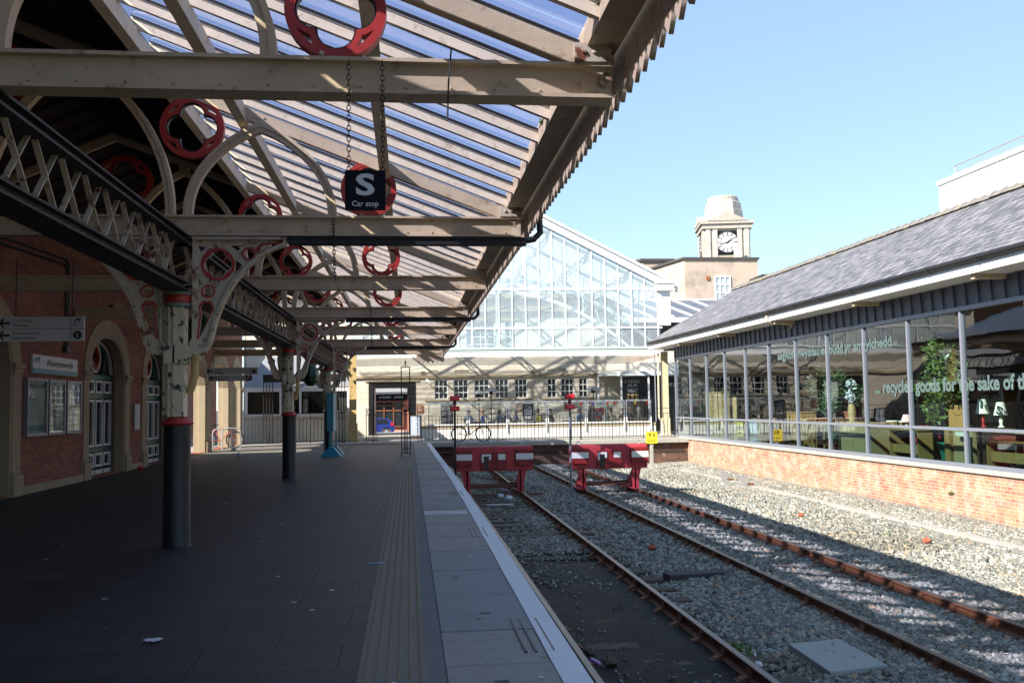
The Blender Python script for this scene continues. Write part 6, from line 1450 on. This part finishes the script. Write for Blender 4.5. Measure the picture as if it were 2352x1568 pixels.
# ================================================================== CAR
t = thing('parked_car', 'dark blue hatchback parked in the street beyond the gateway', 'car', (-3, 84, -.85))
cz = -.85
def side(o): return [(p[0]-3.1, p[1]+cz) for p in o]
prof = side([(-1.6, .25), (-1.65, .55), (-1.5, .78), (-.8, .92), (-.2, 1.36), (.3, 1.46), (1.1, 1.45), (1.55, 1.30), (1.82, .95), (1.90, .55), (1.86, .28), (1.55, .22), (1.53, .4), (1.4, .58), (1.2, .64), (1.0, .58), (.87, .4), (.85, .22), (-.9, .22), (-.92, .4), (-1.05, .58), (-1.2, .62), (-1.38, .55), (-1.48, .4), (-1.5, .25)])
b = MB(); b.prism(prof, XZ, 83.6, 85.2); b.build('body', M['carblue'], t, bevel=.04)
b = MB(); b.prism(side([(-.6, .98), (-.15, 1.32), (.25, 1.38), (.32, .98)]), XZ, 83.57, 85.23); b.prism(side([(.42, .98), (.40, 1.38), (1.05, 1.37), (1.35, 1.22), (1.30, 1.0)]), XZ, 83.57, 85.23); b.build('side_windows', M['pane'], t)
for wx in (-1.2, 1.2):
    b = MB(); b.tube([(wx-3.1, 83.58, cz+.30), (wx-3.1, 83.8, cz+.30)], .30, 24); wl = b.build('wheel', M['rubber'], t); b = MB(); b.tube([(wx-3.1, 83.56, cz+.30), (wx-3.1, 83.6, cz+.30)], .20, 7); b.build('hubcap', M['steel'], wl)
b = MB(); b.prism(side([(1.58, .80), (1.62, 1.1), (1.72, 1.05), (1.86, .85)]), XZ, 83.56, 83.8); b.build('tail_light', M['lampred'], t)
# ================================================================== SHOP INTERIOR THINGS
F0 = 0.0
def cabinet(x, y, w_, d, h, mat, lab, name='wooden_cabinet', doors_=True):
    t = thing(name, lab, 'cabinet', (x, y, 0), 'second-hand furniture in the shop')
    b = MB(); b.box(x, x+d, y-w_/2, y+w_/2, 0, h-.03); b.build('carcass', M[mat], t)
    b = MB(); b.box(x-.03, x+d+.02, y-w_/2-.03, y+w_/2+.03, h-.03, h); b.build('top', M[mat], t)
    if doors_: b = MB(); b.box(x-.012, x-.002, y-w_/2+.03, y-.01, .05, h-.06); b.box(x-.012, x-.002, y+.01, y+w_/2-.03, .05, h-.06); b.build('doors', M[mat], t)
def boxt(x, y, w_, d, h, mat, lab, name, cat): 
    b = MB(); b.box(x, x+d, y-w_/2, y+w_/2, 0, h); return tag(b.build(name, M[mat], None, bevel=.01), lab, cat, 'second-hand furniture in the shop')
def desk(x, y, w_, d, h, mat, lab):
    t = thing('wooden_desk', lab, 'desk', (x, y, 0), 'second-hand furniture in the shop')
    b = MB(); b.box(x, x+d, y-w_/2, y+w_/2, h-.04, h); b.build('desk_top', M[mat], t)
    for s in (-1, 1): b = MB(); b.box(x+.03, x+d-.03, y+s*(w_/2-.05)-.02, y+s*(w_/2-.05)+.02, 0, h-.04); b.build('side_panel', M[mat], t)
    b = MB(); b.box(x+.1, x+.12, y-w_/2+.08, y+w_/2-.08, .2, .42); b.build('rail', M[mat], t)
def stool(x, y, h, mat, lab, seat='wood', back=0):
    t = thing('stool' if not back else 'chair', lab, 'stool' if not back else 'chair', (x, y, 0), 'second-hand furniture in the shop')
    b = MB(); b.lathe(x, y, [(.17, h-.05), (.19, h-.03), (.18, h)], 16) if not back else b.box(x-.2, x+.2, y-.2, y+.2, h-.04, h); b.build('seat', M[seat], t)
    for a in range(4): dx, dy = (.17, .17)[0]*(1 if a & 1 else -1), .17*(1 if a & 2 else -1); b = MB(); b.tube([(x+dx*.8, y+dy*.8, h-.04), (x+dx, y+dy, 0)], .018, 6); b.build('leg', M[mat], t)
    if back: b = MB(); b.box(x+.16, x+.20, y-.2, y+.2, h+.1, h+back); b.build('backrest', M[mat], t)
def lamp(x, y, z, h, lab, sm='shade', bm='potgreen'):
    t = thing('table_lamp', lab, 'lamp', (x, y, z), 'table lamps in the shop window')
    b = MB(); b.lathe(x, y, [(.07, z), (.03, z+.05), (.045, z+h*.25), (.015, z+h*.5)], 12); b.build('lamp_base', M[bm], t, smooth=True); b = MB(); b.lathe(x, y, [(.15, z+h*.48), (.08, z+h)], 16); b.build('lamp_shade', M[sm], t, smooth=True)
def plant(x, y, z, r, h, n, leaf, lm, pot, lab, ph=.22, pr=.18, seed=1, trunk=True):
    t = thing('potted_plant', lab, 'plant', (x, y, z), 'potted plants in the shop window')
    b = MB(); b.lathe(x, y, [(pr*.7, z), (pr, z+ph), (pr*1.1, z+ph), (pr*1.1, z+ph*.86), (pr*1.0, z+ph*.86)], 16); b.build('pot', M[pot], t)
    b = MB()
    if trunk: b.tube([(x, y, z+ph*.8), (x+.03, y+.04, z+ph+h*.2), (x, y-.02, z+ph+h*.6)], [.03, .025, .012], 6)
    for a in range(6): b.tube([(x, y, z+ph+h*.25), (x+r*.6*cos(a), y+r*.7*sin(a), z+ph+h*.7)], [.012, .004], 4)
    b.build('stems', M['sleeper'], t); foliage('leaves', (x, y, z+ph+h*.58), (r*.8, r, h*.48), n, leaf, M[lm], t, seed, 16)
plant(13.2, 29.28, 0.80, .80, 1.75, 2600, .055, 'leafa', 'terracotta', 'ficus tree in a terracotta pot, left of the orchid', seed=2, pr=.34, ph=.22)
b = MB(); b.box(12.9, 13.6, 29.28-.4, 29.28+.4, .76, .80); [b.tube([(13.25+sx_*.3, 29.28+sy_*.35, 0), (13.25+sx_*.3, 29.28+sy_*.35, .76)], .03, 6) for sx_ in (-1, 1) for sy_ in (-1, 1)]; tag(b.build('plant_table', M['wood'], None), 'small wooden table carrying the terracotta potted ficus', 'table', 'second-hand furniture in the shop')
plant(13.6, 28.5, 1.0, .60, 1.6, 1500, .055, 'leafa', 'terracotta', 'second ficus partly behind the white orchid', seed=3)
b = MB(); b.box(13.3, 13.9, 28.1, 28.9, 0, 1.0); tag(b.build('plant_stand', M['darkwood'], None), 'dark wooden stand under the second ficus', 'stand', 'second-hand furniture in the shop')
plant(13.0, 22.08, .10, .72, 2.6, 4200, .075, 'leafb', 'potgreen', 'tall variegated shrub in a green pot between two mullions', seed=4, pr=.22, ph=.42)
plant(13.4, 39.7, .0, .35, 1.9, 1100, .05, 'leafa', 'terracotta', 'climbing plant near the far end of the shop window', seed=5)
plant(12.9, 33.76, .0, .25, .6, 300, .06, 'leafa', 'terracotta', 'small plant in a terracotta pot on the shop floor', seed=6)
plant(13.4, 23.5, 1.5, .42, .5, 160, .13, 'leafb', 'potgreen', 'spiky yucca plant left of the variegated shrub', seed=8, trunk=False, ph=.1)
plant(13.0, 28.46, .0, .26, .85, 500, .05, 'leafa', 'terracotta', 'trailing plant beneath the ficus table', seed=9)
# orchid in a ribbed vase on the cabinet
t = thing('vase', 'ribbed straw coloured vase holding white flowers', 'vase', (12.75, 26.56, .95)); b = MB(); prof = []
for i in range(14): z = .95+i*.038; prof += [(.085+.03*sin(pi*i/13)+.006, z), (.085+.03*sin(pi*i/13)-.004, z+.02)]
b.lathe(12.75, 26.56, prof, 16); b.build('vase_body', M['paleply'], t); foliage('flowers', (12.75, 26.56, 1.80), (.16, .16, .36), 420, .05, M['whitel'], t, 11, 12)
cabinet(12.6, 26.2, 1.9, .6, .94, 'paleply', 'pale wooden cabinet under the vase of white flowers')
cabinet(12.75, 38.66, .9, .35, 2.0, 'paleply', 'tall pale wardrobe near the far end of the shop', 'wardrobe')
cabinet(12.85, 40.2, .8, .35, 2.0, 'paleply', 'tall pale cupboard farthest along the shop window', 'wardrobe')
boxt(12.75, 36.57, .5, .08, 1.75, 'paleply', 'narrow pale panel with writing standing behind the glass', 'display_panel', 'panel')
text('FOR SALE', (12.745, 35.75, 1.15), FXm, .06, M['letter'], None, fit=.34) if 0 else None
cabinet(13.1, 31.6, 1.3, .5, 1.2, 'wood', 'orange brown wooden chest left of the ficus', 'wooden_chest')
boxt(12.95, 35.3, .9, .1, .9, 'posterblue', 'pale striped curtain panel leaning by the window', 'curtain_panel', 'curtain')
boxt(12.95, 34.28, .7, .3, .85, 'paleply', 'pale wooden crate table by the curtain panel', 'side_table', 'table')
t = thing('shop_notice', 'orange notice card with two lines standing at the window foot', 'notice', (12.6, 35.3, 0)); b = MB(); b.box(12.6, 12.62, 35.3, 36.0, .25, .80); b.build('card', M['yellow'], t)
text('26', (12.595, 35.8, .55), FXm, .14, M['blackletter'], t, fit=.25, bold=.02)
b = MB(); b.box(12.59, 12.597, 35.45, 35.85, .36, .42); b.build('print_line', M['blackletter'], t); b = MB(); b.tube([(12.62, 35.65, .25), (12.72, 35.65, 0)], .01, 5); b.build('easel_leg', M['black'], t)
stool(12.9, 31.9, .75, 'wood', 'wooden bar chair with curved back beside the chest', back=.3)
stool(12.8, 29.9, .95, 'wood', 'tall wooden stool beneath the ficus table')
stool(13.6, 25.83, .98, 'wood', 'high stool with cream cushion, left of two', 'shade'); stool(13.6, 25.25, .98, 'wood', 'high stool with cream cushion, right of two', 'shade')
desk(12.6, 23.5, 1.5, .6, .82, 'wood', 'wooden table with a pink lamp on it')
lamp(12.8, 23.6, .82, .36, 'pink shaded lamp on the wooden table', 'pink', 'shade')
t = thing('armchair', 'red upholstered armchair beneath the wooden table', 'armchair', (13.6, 24.6, 0))
b = MB(); b.box(13.3, 14.0, 24.2, 25.0, .15, .42); b.build('seat', M['cloth_red'], t, bevel=.05); b = MB(); b.box(13.85, 14.05, 24.2, 25.0, .42, .85); b.build('backrest', M['cloth_red'], t, bevel=.05); b = MB(); b.box(13.3, 14.0, 24.05, 24.2, .15, .6); b.box(13.3, 14.0, 25.0, 25.15, .15, .6); b.build('armrests', M['cloth_red'], t, bevel=.04)
t = thing('red_chair', 'red painted chair with white label right of the armchair', 'chair', (13.1, 24.0, 0)); b = MB(); b.box(12.9, 13.3, 22.9, 23.35, .44, .50); b.build('seat', M['cloth_red'], t); b = MB(); b.box(12.85, 12.9, 22.9, 23.35, .50, .70); b.build('backrest', M['cloth_red'], t)
for a in range(4): b = MB(); xx, yy = 12.93+.34*(a & 1), 22.93+.38*(a >> 1); b.tube([(xx, yy, 0), (xx, yy, .44)], .02, 6); b.build('leg', M['darkwood'], t)
t = thing('headboard_panel', 'brown wooden headboard with a carved curve right of the shrub', 'headboard', (12.7, 21.06, .9)); b = MB(); b.box(12.7, 12.74, 20.7, 21.5, .90, 1.42); b.build('panel', M['wood'], t, bevel=.03)
b = MB(); b.ribbon([(20.9+.4*i/10, 1.25-.06*sin(pi*i/10)) for i in range(11)], [(20.9+.4*i/10, 1.24-.06*sin(pi*i/10)) for i in range(11)], YZ, 12.695, 12.70); b.build('carved_curve', M['darkwood'], t)
cabinet(12.8, 21.1, .8, .4, .88, 'paleply', 'pale cabinet holding up the brown headboard')
lamp(12.75, 20.2, .93, .62, 'tall lamp with cream shade beside the reading table edge', 'shade', 'cloth_red'); lamp(12.95, 19.85, .93, .55, 'pale lamp with flared base, right of the cream shaded one', 'shade', 'shade')
cabinet(12.7, 20.05, .7, .45, .92, 'darkwood', 'dark cabinet beneath the two cream lamps')
desk(12.5, 18.9, 1.8, .7, .62, 'wood', 'low wooden desk with a panel side at the right edge'); desk(13.0, 18.2, 1.2, .6, 1.25, 'wood', 'tall wooden desk at the right edge of the photo')
boxt(12.75, 21.7, .2, .2, .85, 'wood', 'narrow wooden post of a table beside the green pot', 'table_leg_post', 'table leg')
t = thing('white_frame_screen', 'white shaped frame standing right of the green pot', 'frame', (12.65, 22.0, 0)); b = MB(); b.ribbon([(20.60, .05), (20.65, .5), (20.62, .8), (21.10, .8)], [(20.75, .05), (20.75, .5), (20.72, .7), (21.10, .72)], YZ, 12.62, 12.66); b.build('frame', M['shade'], t)
plant(12.9, 43.9, 0, .14, .2, 60, .05, 'leafa', 'terracotta', 'red plant pot behind the short corner railing', seed=12)

# clutter deeper in the shop
rr = random.Random(31)
for k, (x, y, h, l) in enumerate(((14.6, 36.0, .74, 'round dining table deep in the shop near its far end'), (15.0, 30.4, .74, 'dining table deep in the shop behind the first ficus'), (14.8, 27.4, .74, 'dining table in shadow behind the orchid vase'), (14.9, 21.3, .74, 'dining table in shadow behind the brown headboard'))):
    t = thing('dining_table', l, 'table', (x, y, 0), 'second-hand furniture in the shop')
    b = MB(); b.box(x-.4, x+.4, y-.6, y+.6, h-.04, h); b.build('table_top', M['wood'], t)
    for a in range(4): b = MB(); b.tube([(x+(.35 if a & 1 else -.35), y+(.52 if a & 2 else -.52), 0), (x+(.35 if a & 1 else -.35), y+(.52 if a & 2 else -.52), h-.04)], .03, 6); b.build('leg', M['wood'], t)
for x, y, bk_, l in ((14.0, 36.3, .45, 'wooden chair left of the far dining table'), (14.1, 30.0, .45, 'wooden chair before the table behind the first ficus'), (14.0, 27.0, .45, 'wooden chair in the shade behind the pale cabinet'), (13.9, 22.9, .45, 'wooden chair behind the variegated shrub'), (14.0, 19.6, .45, 'dark chair behind the low desk at the right edge')):
    stool(x, y, .46, 'wood', l, back=bk_)
for y, l in ((34.2, 'tall bookcase against the back wall, far one'), (25.6, 'tall bookcase against the back wall behind the stools'), (19.0, 'tall bookcase against the back wall near the right edge')):
    t = thing('bookcase', l, 'bookcase', (16.5, y, 0), 'second-hand furniture in the shop')
    b = MB(); b.box(16.75, 16.79, y-.6, y+.6, 0, 2.0)
    for z in (0.02, .45, .88, 1.31, 1.74, 1.98): b.box(16.42, 16.75, y-.6, y+.6, z, z+.02)
    for s_ in (-.6, .58): b.box(16.42, 16.75, y+s_, y+s_+.02, 0.04, 1.98)
    b.build('carcass', M['wood'], t)
    b = MB(); yy = y-.55
    for z in (.47, .90, 1.33):
        yy = y-.55
        while yy < y+.5: w_ = rr.uniform(.03, .08); b.box(16.5, 16.7, yy, yy+w_*.9, z, z+rr.uniform(.2, .36)); yy += w_
    b.build('books', M['cmar' if y > 30 else 'cbeige'], t)
# twigs and slivers on the ballast
b = MB(); rr = random.Random(77)
for i in range(240):
    x, y = rr.uniform(3.4, 11.5), 5.5*(6.5**rr.random()); a = rr.uniform(0, pi); L = rr.uniform(.03, .14); z = BZ+.06
    b.beam((x, y, z), (x+cos(a)*L, y+sin(a)*L, z+rr.uniform(-.01, .02)), rr.uniform(.006, .02), .006)
tag(b.build('ballast_debris', M['paper'], None, fixn=False), 'pale twigs and slivers scattered on the ballast', 'debris', kind='stuff')

M['stain'] = paint('dark stain', (.012, .011, .011), .6, var=.2, bmp=0)
b = MB(); rr = random.Random(55)
for i in range(60):
    e = i % 3 == 0; x, y = (rr.uniform(.25, .8) if e else rr.uniform(-5.5, -.3)), rr.uniform(4.5, 20); r = rr.uniform(.01, .05); n = 9; k = rr.uniform(.3, .8)
    b.add([(x+r*cos(2*pi*j/n)*rr.uniform(.6, 1.3), y+r*k*sin(2*pi*j/n)*rr.uniform(.5, 1.3), .0062) for j in range(n)], [tuple(range(n))])
tag(b.build('paving_stains', M['stain'], None, fixn=False), 'small dark stains scattered over the platform slabs', 'stains', kind='stuff')
